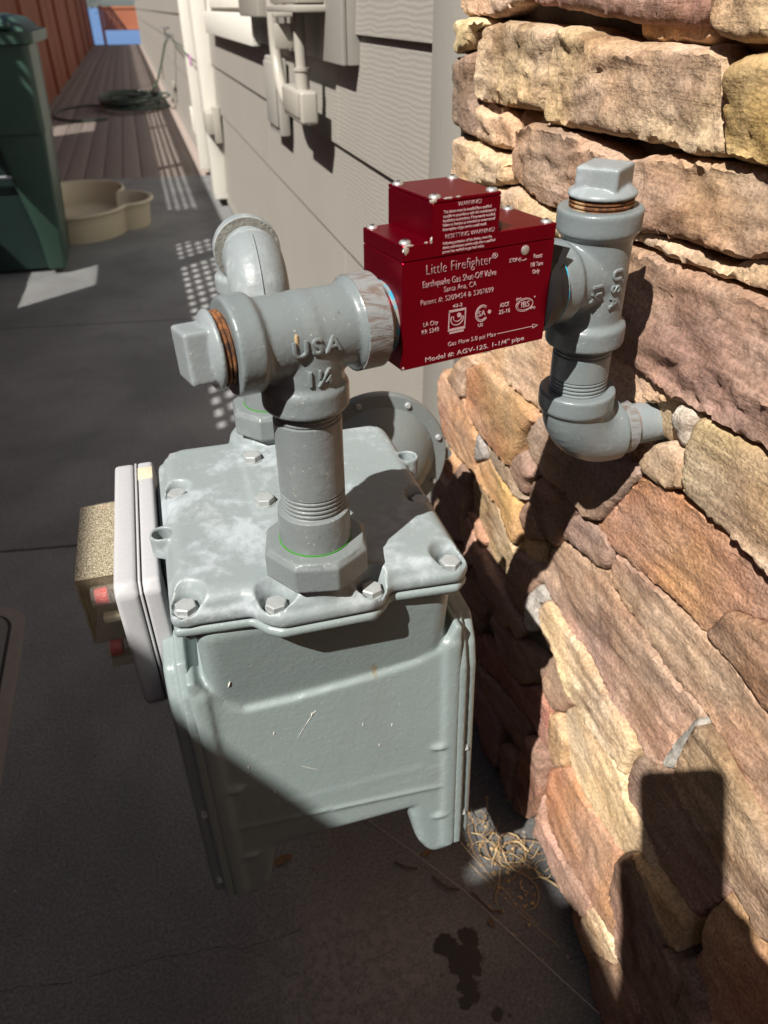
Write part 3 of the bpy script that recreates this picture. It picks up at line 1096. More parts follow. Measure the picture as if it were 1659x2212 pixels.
# ================================================================ END OF THE DECK
rl = empty('deck_railing', (-0.1, 32.6, 0), 'orange cedar railing panel at the far end of the deck against the sea', 'railing')
bm = nb()
add_box(bm, (-0.80, 32.55, 0), (-0.70, 32.65, 1.16), 0.01)
obj('post', bm, MAT['railwood'], rl)
bm = nb()
add_box(bm, (0.50, 32.55, 0), (0.60, 32.65, 1.12), 0.01)
obj('post', bm, MAT['railwood'], rl)
bm = nb()
add_box(bm, (-0.70, 32.57, 1.06), (0.50, 32.63, 1.14), 0.01)
add_box(bm, (-0.70, 32.57, 0.44), (0.50, 32.63, 0.52), 0.01)
add_box(bm, (0.60, 32.57, 0.84), (1.6, 32.63, 0.90), 0.01)
obj('rail', bm, MAT['railwood'], rl)
bm = nb()
for k in range(26):
    x = -0.69 + k * 0.0455
    add_box(bm, (x, 32.59, 0.52), (x + 0.036, 32.60, 1.06))
for k in range(12):
    z = 0.53 + k * 0.0445
    add_box(bm, (-0.69, 32.602, z), (0.49, 32.612, z + 0.036))
obj('woven_panel', bm, MAT['railwood'], rl)
tr = empty('tree', (-1.6, 37.5, -1), 'dark leafy branches hanging in over the far end of the fence', 'tree')
bm = nb()
add_tube(bm, [(-1.9, 37.8, -1), (-1.8, 37.6, 0.6), (-1.5, 37.4, 1.8), (-1.1, 37.2, 2.6)], [0.14, 0.11, 0.08, 0.03], 10)
obj('trunk', bm, MAT['bark'], tr)
bm = nb()
for k in range(2600):
    c = Vector((random.gauss(-1.35, 0.42), random.gauss(37.3, 0.45), random.gauss(2.15, 0.42)))
    a = Vector((random.uniform(-1, 1), random.uniform(-1, 1), random.uniform(-1, 1))).normalized()
    _, q, r_ = frame(a)
    s = random.uniform(0.025, 0.05)
    bm.faces.new([bm.verts.new(c + q * s), bm.verts.new(c + r_ * s * 0.5), bm.verts.new(c - q * s), bm.verts.new(c - r_ * s * 0.5)])
obj('crown', bm, MAT['foliage'], tr, smooth=0)

XF = NEAR          # pipework, measured in metres

# ================================================================ GAS METER
gm = empty('gas_meter', (0.067, 0.5, 0.39), 'grey-green residential gas meter with chalky cast cover and white index box', 'gas meter')


def outline(i=0.0):
    return [(-0.037 + i, 0.382 + i), (0.016, 0.378 + i), (0.024 + i, 0.367 + i), (0.034, 0.361 + i), (0.099, 0.360 + i), (0.109 - i, 0.367 + i), (0.115, 0.375 + i),
            (0.166 - i, 0.371 + i), (0.176 - i, 0.380 + i), (0.176 - i, 0.585 - i), (0.166 - i, 0.596 - i), (0.113, 0.596 - i), (0.106, 0.632 - i), (0.034, 0.632 - i), (0.027, 0.600 - i), (-0.022 + i, 0.601 - i), (-0.037 + i, 0.588 - i)]


BOLTS = [(-0.026, 0.392, 0.782), (0.0335, 0.377, 0.782), (0.100, 0.373, 0.782), (0.163, 0.385, 0.782), (-0.023, 0.528, 0.787), (0.166, 0.462, 0.786), (-0.020, 0.587, 0.788), (0.162, 0.583, 0.787)]
HOLES = ((-0.0365, 0.470), (0.1755, 0.525))
bm = nb()
add_prism(bm, [(x, y, 0.7745) for x, y in outline()], (0, 0, 0.0125), 0.004)
add_prism(bm, [(x, y, 0.778) for x, y in outline(0.0035)], (0, 0, 0.019), 0.010, 4)
add_lathe(bm, (0.067, 0.393, 0.775), (0, 0, 1), [(0, 0.0315), (0.010, 0.031), (0.016, 0.0285), (0.029, 0.0275)], 40)
add_lathe(bm, (0.070, 0.598, 0.775), (0, 0, 1), [(0, 0.0315), (0.018, 0.031), (0.026, 0.029), (0.034, 0.0275)], 40)
add_lathe(bm, (0.070, 0.598, 0.775), (0, 0, 1), [(0, 0.042), (0.020, 0.041), (0.024, 0.036)], 40)
add_box(bm, (0.0345, 0.470, 0.788), (0.100, 0.562, 0.7988), 0.0014)
for x, y, z in BOLTS:
    add_cyl(bm, (x, y, 0.7745), (x, y, z - 0.001), 0.0108, n=20)
for x, y in HOLES:
    add_cyl(bm, (x, y, 0.776), (x, y, 0.7955), 0.0098, n=24)
cov = obj('top_cover', bm, MAT['cover'], gm)
cut = nb()
for x, y, z in BOLTS[:6]:
    add_lathe(cut, (x, y, z - 0.0008), (0, 0, 1), [(0, 0.0094), (0.006, 0.0106), (0.014, 0.0150), (0.03, 0.03)], 20)
for x, y in HOLES:
    add_cyl(cut, (x, y, 0.780), (x, y, 0.80), 0.0074, n=20)
cutter = obj('cutter', cut, None)
remesh(cov, 0.0015, 2)
cm = cutter.data
cm.transform(wm(gm).inverted())
bo = cov.modifiers.new('b', 'BOOLEAN')
bo.operation = 'DIFFERENCE'
bo.object = cutter
cutter.matrix_world = wm(gm)
bo.solver = 'EXACT'
bpy.context.view_layer.update()
dg = bpy.context.evaluated_depsgraph_get()
nm = bpy.data.meshes.new_from_object(cov.evaluated_get(dg))
cov.modifiers.clear()
cov.data = nm
remesh(cov, 0.0013, 3, smooth=0)
bpy.data.objects.remove(cutter)

bm = nb()
add_prism(bm, [(x, y, 0.7655) for x, y in outline(0.0006)], (0, 0, 0.0082), 0.003)
for x, y, z in BOLTS:
    add_lathe(bm, (x, y + 0.003, 0.7545), (0, 0, 1), [(0, 0.0040), (0.004, 0.0062), (0.016, 0.0075)], 16)
rim = obj('body_flange', bm, MAT['meter'], gm)
remesh(rim, 0.0014, 2, smooth=0)

SLP = 0.080      # the lower case leans out towards its foot
bm = nb()
add_box(bm, (-0.024, 0.381, 0.655), (0.167, 0.590, 0.770), 0.012, 3)
for v in bm.verts:
    if v.co.y < 0.45:
        v.co.y += max(0.0, 0.768 - v.co.z) * 0.125
neck = list(bm.verts)
add_prism(bm, [(-0.0375, 0.389, 0.714), (-0.0375, 0.389, 0.520), (0.1795, 0.389, 0.520), (0.1795, 0.389, 0.712), (0.1745, 0.389, 0.714), (0.1680, 0.389, 0.700), (0.1600, 0.389, 0.690), (0.140, 0.389, 0.683), (0.10, 0.389, 0.678), (0.04, 0.389, 0.673), (0.0, 0.389, 0.673), (-0.014, 0.389, 0.686), (-0.022, 0.389, 0.699), (-0.028, 0.389, 0.708), (-0.032, 0.389, 0.714)], (0, 0.195, 0), 0.0)
add_prism(bm, [(-0.005, 0.3885, 0.56), (-0.005, 0.3885, 0.503), (-0.005, 0.397, 0.493), (-0.005, 0.410, 0.488), (-0.005, 0.585, 0.486), (-0.005, 0.585, 0.56)], (0.155, 0, 0), 0.003)
add_prism(bm, [(-0.037, 0.3885, 0.56), (-0.037, 0.3885, 0.438), (-0.010, 0.3885, 0.436), (0.002, 0.3885, 0.457), (0.009, 0.3885, 0.50), (0.012, 0.3885, 0.56)], (0, 0.195, 0), 0.009, 3)
add_prism(bm, [(0.179, 0.3885, 0.56), (0.179, 0.3885, 0.420), (0.153, 0.3885, 0.420), (0.141, 0.3885, 0.443), (0.134, 0.3885, 0.485), (0.131, 0.3885, 0.56)], (0, 0.195, 0), 0.009, 3)
add_box(bm, (0.163, 0.3862, 0.428), (0.179, 0.43, 0.700), 0.0045, 3)
add_box(bm, (-0.037, 0.3862, 0.445), (-0.022, 0.43, 0.702), 0.0045, 3)
add_tube(bm, [(-0.030, 0.3882, 0.539), (0.174, 0.3882, 0.522)], 0.0016, 8)
for x, z in ((0.1625, 0.577), (0.1635, 0.481), (-0.018, 0.588), (-0.016, 0.499)):
    add_ball(bm, (x, 0.3885, z), 0.0044, 16, (2.0, 0.9, 0.85))
nset = set(neck)
for v in bm.verts:
    if v not in nset:
        dz = max(0.0, 0.69 - v.co.z)
        v.co.y -= dz * SLP * (1 if v.co.y < 0.45 else 0)
        v.co.z += dz * 0.035
body = obj('body', bm, MAT['meter'], gm)
remesh(body, 0.0017, 11, smooth=0)
for (xa, za, xb, zb, r_) in ((-0.008, 0.703, -0.006, 0.709, 0.0007), (0.046, 0.645, 0.0515, 0.653, 0.00022), (0.0515, 0.653, 0.0525, 0.6565, 0.0006), (0.038, 0.632, 0.046, 0.645, 0.00014), (0.014, 0.574, 0.0145, 0.578, 0.0005), (0.020, 0.642, 0.0205, 0.6455, 0.0005), (-0.004, 0.611, -0.0038, 0.615, 0.0005), (0.038, 0.600, 0.052, 0.590, 0.00016), (0.093, 0.628, 0.0935, 0.632, 0.0004), (0.118, 0.620, 0.1184, 0.623, 0.0005), (0.106, 0.600, 0.1064, 0.603, 0.0004), (0.052, 0.655, 0.056, 0.658, 0.0002)):
    bm = nb()
    yy = lambda z: 0.3887 - (0.69 - z) / 0.965 * SLP if z < 0.69 else 0.381 + (0.768 - z) * 0.125 - 0.0004
    add_tube(bm, [(xa, yy(za), za), ((xa + xb) / 2, yy((za + zb) / 2) - 0.0001, (za + zb) / 2), (xb, yy(zb), zb)], [r_ * 0.4, r_, r_ * 0.4], 6)
    obj('paint_scratch', bm, MAT['white'], gm)

for s, xa, xb in ((-1, -0.0345, -0.0530), (1, 0.1765, 0.1965)):
    bm = nb()
    q = [(0.387, 0.440), (0.387, 0.668), (0.391, 0.690), (0.406, 0.713), (0.592, 0.716), (0.592, 0.426), (0.397, 0.426)]
    if s < 0:
        q = [(y, z + 0.016 if z < 0.5 else z + 0.008) for y, z in q]
    q = [(y - max(0, 0.69 - z) * SLP * (1 if y < 0.45 else 0), z) for y, z in q]
    add_prism(bm, [(xa, y, z) for y, z in q], (s * 0.0085, 0, 0), 0.0014)
    q2 = [(0.49 + (y - 0.49) * 0.95, 0.57 + (z - 0.57) * 0.965) for y, z in q]
    add_prism(bm, [(xa + s * 0.006, y, z) for y, z in q2], (xb - xa - s * 0.006, 0, 0), 0.0055, 3)
    pan = obj('side_cover', bm, MAT['meter'], gm)
    remesh(pan, 0.0016, 3, smooth=0)
    for y, z in ((0.400, 0.655), (0.386, 0.565), (0.379, 0.475), (0.50, 0.700)):
        b_ = nb()
        add_hex(b_, (xa + s * 0.008, y, z), (s, 0, 0), 0.0062, 0.006)
        obj('cover_bolt', b_, MAT['bolt'], gm, smooth=20)

for i, (x, y, z) in enumerate(BOLTS + [(0.0435, 0.551, 0.7990), (0.0435, 0.482, 0.7990), (0.091, 0.482, 0.7990), (0.091, 0.551, 0.7990)]):
    bm = nb()
    add_lathe(bm, (x, y, z - 0.001), (0, 0, 1), [(0, 0.0082), (0.0015, 0.0082)], 24)
    add_hex(bm, (x, y, z + 0.0004), (0, 0, 1), 0.0076, 0.0052, random.uniform(0, 1))
    obj('cover_bolt', bm, MAT['bolt'], gm, smooth=20)


def thread(bm, c, ax, d0, d1, r, pitch=0.0022, amp=0.0009, n=36):
    prof = []
    k = max(2, int((d1 - d0) / pitch))
    for i in range(k):
        prof += [(d0 + (d1 - d0) * (i / k), r), (d0 + (d1 - d0) * ((i + 0.35) / k), r), (d0 + (d1 - d0) * ((i + 0.55) / k), r - amp), (d0 + (d1 - d0) * ((i + 0.8) / k), r - amp)]
    prof.append((d1, r))
    add_lathe(bm, c, ax, prof, n)


def union_nut(cx, cy, z0, ph):
    bm = nb()
    add_lathe(bm, (cx, cy, z0), (0, 0, 1), [(0, 0.0345), (0.002, 0.0368), (0.0195, 0.0368), (0.0225, 0.0345)], 8, ph)
    add_lathe(bm, (cx, cy, z0), (0, 0, 1), [(0.001, 0.0325), (0.0235, 0.0325)], 40)
    o = obj('union_nut', bm, MAT['nut'], gm)
    remesh(o, 0.0009, 2, smooth=50)
    obj('gasket', add_lathe(nb(), (cx, cy, z0 + 0.0225), (0, 0, 1), [(0, 0.0246), (0.0019, 0.0246)], 40), MAT['lime'], o)
    bm = nb()
    add_lathe(bm, (cx, cy, z0 + 0.020), (0, 0, 1), [(0, 0.0236), (0.005, 0.0240), (0.024, 0.0240), (0.028, 0.0236), (0.029, 0.0222)], 40)
    obj('tailpiece', bm, MAT['nut'], gm)
    return o


union_nut(0.0668, 0.393, 0.802, R(11))
union_nut(0.0700, 0.598, 0.806, R(20))

# index box
ix = nb()
add_prism(ix, [(-0.0595, 0.447, 0.640), (-0.0595, 0.440, 0.652), (-0.0595, 0.440, 0.764), (-0.0595, 0.447, 0.772), (-0.0595, 0.622, 0.772), (-0.0595, 0.632, 0.764), (-0.0595, 0.632, 0.648), (-0.0595, 0.622, 0.640)], (-0.0175, 0, 0), 0.0040, 4)
box = obj('index_housing', ix, MAT['index'], gm)
bm = nb()
add_prism(bm, [(-0.0590, 0.447, 0.640), (-0.0590, 0.440, 0.652), (-0.0590, 0.440, 0.764), (-0.0590, 0.447, 0.772), (-0.0590, 0.622, 0.772), (-0.0590, 0.632, 0.764), (-0.0590, 0.632, 0.648), (-0.0590, 0.622, 0.640)], (0.0018, 0, 0), 0.0004, 1)
obj('gasket_strip', bm, MAT['index'], box)
bm = nb()
add_prism(bm, [(-0.0565, 0.447, 0.640), (-0.0565, 0.440, 0.652), (-0.0565, 0.440, 0.764), (-0.0565, 0.447, 0.772), (-0.0565, 0.622, 0.772), (-0.0565, 0.632, 0.764), (-0.0565, 0.632, 0.648), (-0.0565, 0.622, 0.640)], (0.0135, 0, 0), 0.0030, 4)
obj('back_shell', bm, MAT['index'], box)
bm = nb()
add_prism(bm, [(-0.0605, 0.4485, 0.6415), (-0.0605, 0.4415, 0.6535), (-0.0605, 0.4415, 0.7625), (-0.0605, 0.4485, 0.7705), (-0.0605, 0.6205, 0.7705), (-0.0605, 0.6305, 0.7625), (-0.0605, 0.6305, 0.6495), (-0.0605, 0.6205, 0.6415)], (0.005, 0, 0))
obj('seam', bm, MAT['seam'], box)
bm = nb()
add_box(bm, (-0.0563, 0.592, 0.7702), (-0.0435, 0.612, 0.7725), 0.0003)
obj('paint_chip', bm, MAT['tag'], box)
bm = nb()
add_box(bm, (-0.0425, 0.470, 0.730), (-0.0200, 0.600, 0.764), 0.005)
obj('index_bracket', bm, MAT['reg'], gm)
# clear window box, thin walls
bm = nb()
t = 0.0012
x0, x1, ya, yb, za, zb = -0.1075, -0.077, 0.4745, 0.578, 0.694, 0.7615
add_box(bm, (x0, ya, za), (x0 + t, yb, zb - t - 0.0001))
add_box(bm, (x0 + t + 0.0001, ya, za), (x1, ya + t, zb - t - 0.0001))
add_box(bm, (x0 + t + 0.0001, yb - t, za), (x1, yb, zb - t - 0.0001))
wn = obj('window', bm, MAT['lens'], gm, smooth=0)
obj('window_top', add_box(nb(), (x0, ya, zb - t), (x1, yb, zb), 0.0004, 1), MAT['dusty'], wn, smooth=0)
bm = nb()
add_box(bm, (-0.0785, 0.482, 0.697), (-0.0772, 0.572, 0.757))
obj('dial_plate', bm, MAT['lid2'], gm, smooth=0)
bm = nb()
add_box(bm, (-0.1058, 0.4765, 0.698), (-0.1052, 0.4785, 0.742))
obj('label', bm, MAT['yellow'], gm, smooth=0)
for y, z in ((0.466, 0.749), (0.4645, 0.695), (0.586, 0.748)):
    bm = nb()
    add_cyl(bm, (-0.094, y, z), (-0.085, y, z), 0.0066, n=20)
    pl = obj('seal_plug', bm, MAT['redcap'], gm)
    bm = nb()
    add_lathe(bm, (-0.0965, y, z), (1, 0, 0), [(0, 0.0082), (0.0192, 0.0082)], 20)
    obj('clear_sleeve', bm, MAT['clear'], pl)
bm = nb()
add_box(bm, (-0.0935, 0.4655, 0.721), (-0.077, 0.4735, 0.7265), 0.0005)
obj('seal_tab', bm, MAT['tag'], gm)
bm = nb()
add_box(bm, (-0.0955, 0.4575, 0.6805), (-0.077, 0.4725, 0.6855), 0.0005)
obj('seal_tab', bm, MAT['lens'], gm, smooth=0)

# ================================================================ PIPE FITTINGS
TH = 0.2055
U = Vector((math.cos(TH), math.sin(TH), 0))
V = Vector((-math.sin(TH), math.cos(TH), 0))
Z = Vector((0, 0, 1))
TL = Vector((0.0670, 0.3930, 0.9680))
TR = TL + U * 0.2165 + Vector((0, 0.004, 0))
RC, RB = 0.0276, 0.0236


def collar(bm, c, ax, end, wid=0.0150, r=RC):
    add_lathe(bm, c, ax, [(end - wid - 0.004, RB - 0.001), (end - wid, r - 0.0008), (end - wid + 0.0015, r), (end - 0.001, r), (end, r - 0.001)], 48)


def wrap_text(bm, body, size, c, ax, adir, tang, r, h=0.0016, dz=0.0, sx=1.0, sp=1.0):
    """raised cast lettering bent round a cylinder about ax; adir = text x along surface, tang = face direction"""
    cu = bpy.data.curves.new('t', 'FONT')
    cu.body = body
    cu.size = size
    cu.extrude = h
    cu.align_x = 'CENTER'
    cu.align_y = 'CENTER'
    cu.space_character = sp
    cu.offset = -0.0001
    cu.bevel_depth = 0.0004
    cu.resolution_u = 3
    o = bpy.data.objects.new('t', cu)
    COL.objects.link(o)
    dg = bpy.context.evaluated_depsgraph_get()
    me = bpy.data.meshes.new_from_object(o.evaluated_get(dg))
    bpy.data.objects.remove(o)
    ax = Vector(ax).normalized()
    tang = Vector(tang).normalized()
    side = ax.cross(tang)
    t = bmesh.new()
    t.from_mesh(me)
    bpy.data.meshes.remove(me)
    bmesh.ops.subdivide_edges(t, edges=[e_ for e_ in t.edges if e_.calc_length() > 0.002], cuts=1)
    up_ = tang.cross(adir)
    for v in t.verts:
        p = Vector(adir) * v.co.x * sx + up_ * v.co.y
        along = p.dot(ax)
        ang = p.dot(side) / r
        rr = r + v.co.z
        v.co = Vector(c) + ax * (along + dz) + tang * math.cos(ang) * rr + side * math.sin(ang) * rr
    merge(bm, t)


def plug(root, c, ax, rz, mat_head):
    bm = nb()
    thread(bm, c, ax, -0.004, 0.0062, 0.0207, 0.0022, 0.0011)
    obj('plug_thread', bm, MAT['rust'], root)
    bm = nb()
    add_lathe(bm, c, ax, [(0.0060, 0.0205), (0.0064, 0.0220), (0.0082, 0.0222), (0.0098, 0.0205), (0.0120, 0.0165)], 40)
    axv, a, b = frame(ax)
    rot = Matrix((a, b, axv)).transposed().to_4x4()
    rot.translation = Vector(c)
    rot = rot @ Matrix.Rotation(rz, 4, 'Z')
    add_box(bm, (-0.0142, -0.0142, 0.008), (0.0142, 0.0142, 0.0245), 0.0016, 2, rot)
    o = obj('plug', bm, mat_head, root)
    remesh(o, 0.0009, 3, smooth=0)


# left tee: run along U, branch down to the meter
tl = empty('pipe_tee', TL, 'grey malleable iron tee above the gas meter with a square plug sticking out left', 'pipe tee')
bm = nb()
add_cyl(bm, TL - U * 0.043, TL + U * 0.043, RB, n=48)
add_cyl(bm, TL, TL - Z * 0.044, RB, n=48)
for ax in (U, -U):
    collar(bm, TL, ax, 0.0445)
collar(bm, TL, -Z, 0.0435, r=0.0262)
add_ball(bm, TL, RB * 1.03, 24)
o = obj('body', bm, MAT['pipe'], tl)
remesh(o, 0.0012, 4, smooth=0)
bm = nb()
wrap_text(bm, 'USA', 0.0122, TL, U, U, -V, RB, 0.0012, -0.001, 1.15, 1.25)
wrap_text(bm, '1\u00bc', 0.0125, TL, Z, U, -V, RB, 0.0012, -0.0185, 1.1)
obj('raised_lettering', bm, MAT['pipe'], tl)
plug(tl, TL - U * 0.0445, -U, R(8), MAT['pipe_old'])
bm = nb()
add_lathe(bm, TL, U, [(0.030, 0.0277), (0.0445, 0.0278), (0.0452, 0.0268)], 48)


def mk_scrape():
    b = NB('scraped_collar')
    f = b.noise(1.0, 5, 0.7, b.map((60, 260, 260)), 0.5)
    c = b.mix(b.ramp(f, 0.34, 0.56), (0.155, 0.115, 0.095), (0.235, 0.248, 0.25))
    return b.out(c, 0.5, 0, b.bump(f, 0.6, 0.002))


MAT['scrape'] = mk_scrape()
sc_ = obj('wrench_scraped_collar', bm, MAT['scrape'], tl)
bm = nb()
add_ball(bm, (TL + U * -0.012 - V * 0.0228 + Z * 0.0045), 0.002, 10, (0.6, 0.4, 2.4))
obj('paint_chip', bm, MAT['straw'], tl)

# nipple between the left tee and the meter
nl = empty('pipe_nipple', TL - Z * 0.08, 'short grey threaded pipe standing between the meter nut and the left tee', 'pipe nipple')
bm = nb()
c0 = TL - Z * 0.1225
add_cyl(bm, c0 + Z * 0.020, c0 + Z * 0.070, 0.0211, n=40)
thread(bm, c0, Z, 0.001, 0.0205, 0.0211, 0.0028)
thread(bm, c0, Z, 0.0695, 0.080, 0.0209, 0.0024)
obj('tube', bm, MAT['nut'], nl)

# right tee: vertical run, branch to the valve, leaning very slightly
TILT = Vector((-0.045, -0.02, 1)).normalized()
TR0 = TR
tr_ = empty('pipe_tee', TR, 'grey malleable iron tee by the stone wall with a square plug on top', 'pipe tee')
bm = nb()
add_cyl(bm, TR - TILT * 0.046, TR + TILT * 0.044, RB, n=48)
add_cyl(bm, TR, TR - U * 0.044, RB, n=48)
collar(bm, TR, TILT, 0.0450, r=0.0277)
collar(bm, TR, -TILT, 0.0475, r=0.0277)
collar(bm, TR, -U, 0.0440, r=0.0272)
add_ball(bm, TR, RB * 1.02, 24)
o = obj('body', bm, MAT['pipe'], tr_)
remesh(o, 0.0012, 4, smooth=0)
bm = nb()
dirR = (-V * math.cos(R(-2)) + U * math.sin(R(-2)))
wrap_text(bm, 'USA', 0.0096, TR, TILT, -TILT, dirR, RB, 0.0012, -0.003, 1.2, 1.45)
wrap_text(bm, '1\u00bc', 0.0108, TR - U * 0.0165, -U, -TILT, -V * math.cos(R(11)) - Z * math.sin(R(11)), RB, 0.0012, 0.0, 1.15)
obj('raised_lettering', bm, MAT['pipe'], tr_)
plug(tr_, TR + TILT * 0.0455, TILT, R(38), MAT['pipe_old'])

nr = empty('pipe_nipple', TR - Z * 0.07, 'short grey threaded pipe between the right tee and the wall elbow', 'pipe nipple')
EC = TR - TILT * 0.1285
bm = nb()
add_cyl(bm, EC + TILT * 0.055, EC + TILT * 0.0725, 0.0211, n=40)
thread(bm, EC, TILT, 0.038, 0.0555, 0.0211, 0.0026)
thread(bm, EC, TILT, 0.0720, 0.086, 0.0209, 0.0024)
obj('tube', bm, MAT['pipe'], nr)


def elbow(bm, c, d1, d2, e1=0.044, e2=0.044, r=RB, rc1=RC, rc2=RC, bend=0.030):
    """90 degree elbow, openings along d1 and d2 from centre c"""
    d1, d2 = Vector(d1).normalized(), Vector(d2).normalized()
    pts = [c + d1 * (e1 - 0.002)]
    o_ = c + (d1 + d2) * bend
    for k in range(11):
        t = k / 10 * math.pi / 2
        pts.append(o_ - d2 * bend * math.cos(t) - d1 * bend * math.sin(t))
    pts.append(c + d2 * (e2 - 0.002))
    add_tube(bm, pts, r, 40)
    if rc1:
        collar(bm, c, d1, e1, r=rc1)
    if rc2:
        collar(bm, c, d2, e2, r=rc2)


we = empty('pipe_elbow', EC, 'grey cast elbow turning the gas pipe into the stone wall', 'pipe elbow')
bm = nb()
UW = Vector((1.0, 0.05, 0.0)).normalized()
elbow(bm, EC, TILT, UW, 0.0435, 0.040, r=0.0255, rc1=0.0283, rc2=None, bend=0.031)
add_lathe(bm, EC, UW, [(0.020, 0.0235), (0.034, 0.0205), (0.050, 0.0195)], 48)
o = obj('body', bm, MAT['pipe'], we)
remesh(o, 0.0012, 6, smooth=0)
obj('wrench_scraped_collar', add_lathe(nb(), EC, UW, [(0.0360, 0.0205), (0.0372, 0.0216), (0.0495, 0.0218), (0.0505, 0.0205)], 48), MAT['scrape'], we)
wp = empty('wall_pipe', EC + UW * 0.09, 'scratched grey pipe stub running from the elbow into the stones', 'pipe')
bm = nb()
add_cyl(bm, EC + UW * 0.054, EC + UW * 0.125, 0.0167, n=40)
obj('tube', bm, MAT['pipe_old'], wp)
bm = nb()
thread(bm, EC, UW, 0.046, 0.0545, 0.0170, 0.0022)
obj('thread', bm, MAT['rust'], wp)

# rear riser: street elbow, second elbow and the pipe down to the ground
PC = Vector((0.0705, 0.598, 0.945))
re_ = empty('pipe_elbow', PC, 'pale weathered street elbow rising behind the left tee', 'pipe elbow')
bm = nb()
elbow(bm, PC, -Z, Vector((0, 1, 0)), 0.046, 0.040, r=0.0248, rc1=0.0290, rc2=None, bend=0.030)
add_lathe(bm, PC, (0, 1, 0), [(0.030, 0.0240), (0.040, 0.0228), (0.058, 0.0214)], 40)
o = obj('body', bm, MAT['pipe_old'], re_)
remesh(o, 0.0013, 4, smooth=0)
bm = nb()
add_tube(bm, [PC + Vector((0, 0.034 + 0.0255 * math.sin(a) * 0 - 0.0605 * 0 + (0.030 - 0.0552 * math.cos(a)) - 0.034, (-0.030 + 0.0552 * math.sin(a)))) for a in np.linspace(0.15, 1.35, 14)], 0.0007, 6)
obj('casting_seam', bm, MAT['pipe_old'], re_)
bm = nb()
add_cyl(bm, (0.070, 0.598, 0.860), (0.0703, 0.598, 0.905), 0.0211, n=40)
obj('close_nipple', bm, MAT['pipe_old'], re_)
QC = Vector((0.0700, 0.698, 0.945))
r2 = empty('pipe_elbow', QC, 'weathered rear elbow with dirty collar face turning down behind the meter', 'pipe elbow')
bm = nb()
elbow(bm, QC, Vector((0, -1, 0)), -Z, 0.044, 0.046, r=0.0255, rc1=0.0292, rc2=0.0290, bend=0.028)
o = obj('body', bm, MAT['pipe_old'], r2)
remesh(o, 0.0014, 4, smooth=0)
bm = nb()
add_lathe(bm, QC, (0, -1, 0), [(0.0436, 0.0286), (0.0446, 0.0284)], 40)
obj('collar_face', bm, simple('grimy_collar', (0.20, 0.195, 0.175), 0.9, 0, 0.5, 200, 0.6, 0.002, 300), r2)
gr_ = empty('riser_pipe', (0.07, 0.70, 0.2128), 'weathered grey riser pipe coming up from the ground behind the meter', 'pipe')
bm = nb()
add_cyl(bm, (0.070, 0.698, 0.19), (0.070, 0.698, 0.905), 0.0211, n=32)
obj('tube', bm, MAT['pipe_old'], gr_)

# regulator behind the meter
RG = Vector((0.196, 0.690, 0.692))
rg = empty('gas_regulator', (0.196, 0.70, 0.69), 'round grey gas regulator standing on edge behind the meter', 'gas regulator')
rax = Vector((-0.05, -1, 0.06)).normalized()
bm = nb()
add_lathe(bm, RG, rax, [(-0.012, 0.070), (-0.010, 0.0805), (0.000, 0.0808), (0.002, 0.0795), (0.0025, 0.066), (0.010, 0.060), (0.024, 0.046), (0.032, 0.030), (0.034, 0.012)], 64)
obj('diaphragm_case', bm, MAT['reg'], rg)
bm = nb()
add_lathe(bm, RG, rax, [(-0.060, 0.030), (-0.040, 0.050), (-0.013, 0.066)], 40)
add_cyl(bm, RG - rax * 0.05, RG - rax * 0.05 - Vector((0.12, 0, 0)), 0.022)
add_cyl(bm, (0.196, 0.745, 0.19), (0.196, 0.745, 0.66), 0.0165)
obj('lower_case', bm, MAT['reg'], rg)
_, ra, rb = frame(rax)
for k in range(8):
    a = k * math.pi / 4 + 0.3
    c = RG + (ra * math.cos(a) + rb * math.sin(a)) * 0.0735
    bm = nb()
    add_lathe(bm, c, rax, [(0, 0.0034), (0.0045, 0.0034), (0.0055, 0.0026)], 14)
    obj('screw', bm, MAT['bolt'], rg)
bm = nb()
c = RG + Vector((0.083, 0, -0.005))
add_lathe(bm, c, rax, [(-0.004, 0.0065), (0.001, 0.0065)], 18)
obj('lug', bm, MAT['reg'], rg)

# ================================================================ SHUT-OFF VALVE
vv = empty('shutoff_valve', TL + U * 0.105, 'dark red earthquake gas shut-off valve with white printing between two tees', 'shut-off valve', rz=TH)
MV = Matrix((U, V, Z)).transposed().to_4x4()
MV.translation = Vector((TL.x, TL.y, 0))
HB = 0.0236
bm = nb()
add_box(bm, (0.0522, -HB, 0.9425), (0.1569, HB, 1.0052), 0.0005, 1, MV)
obj('body', bm, MAT['red'], vv, smooth=0)
bm = nb()
add_box(bm, (0.0522, -HB, 1.00545), (0.1569, HB, 1.0143), 0.0005, 1, MV)
obj('lid', bm, MAT['red'], vv, smooth=0)
bm = nb()
add_box(bm, (0.0702, -HB - 0.0002, 1.0058), (0.1145, HB + 0.0022, 1.0336), 0.0004, 1, MV)
obj('sensor_housing', bm, MAT['red'], vv, smooth=0)
bm = nb()
add_box(bm, (0.0702, -HB - 0.0002, 1.03385), (0.1145, HB + 0.0022, 1.0358), 0.0004, 1, MV)
obj('housing_cap', bm, MAT['red'], vv, smooth=0)
L2 = lambda a, b, z: MV @ Vector((a, b, z))
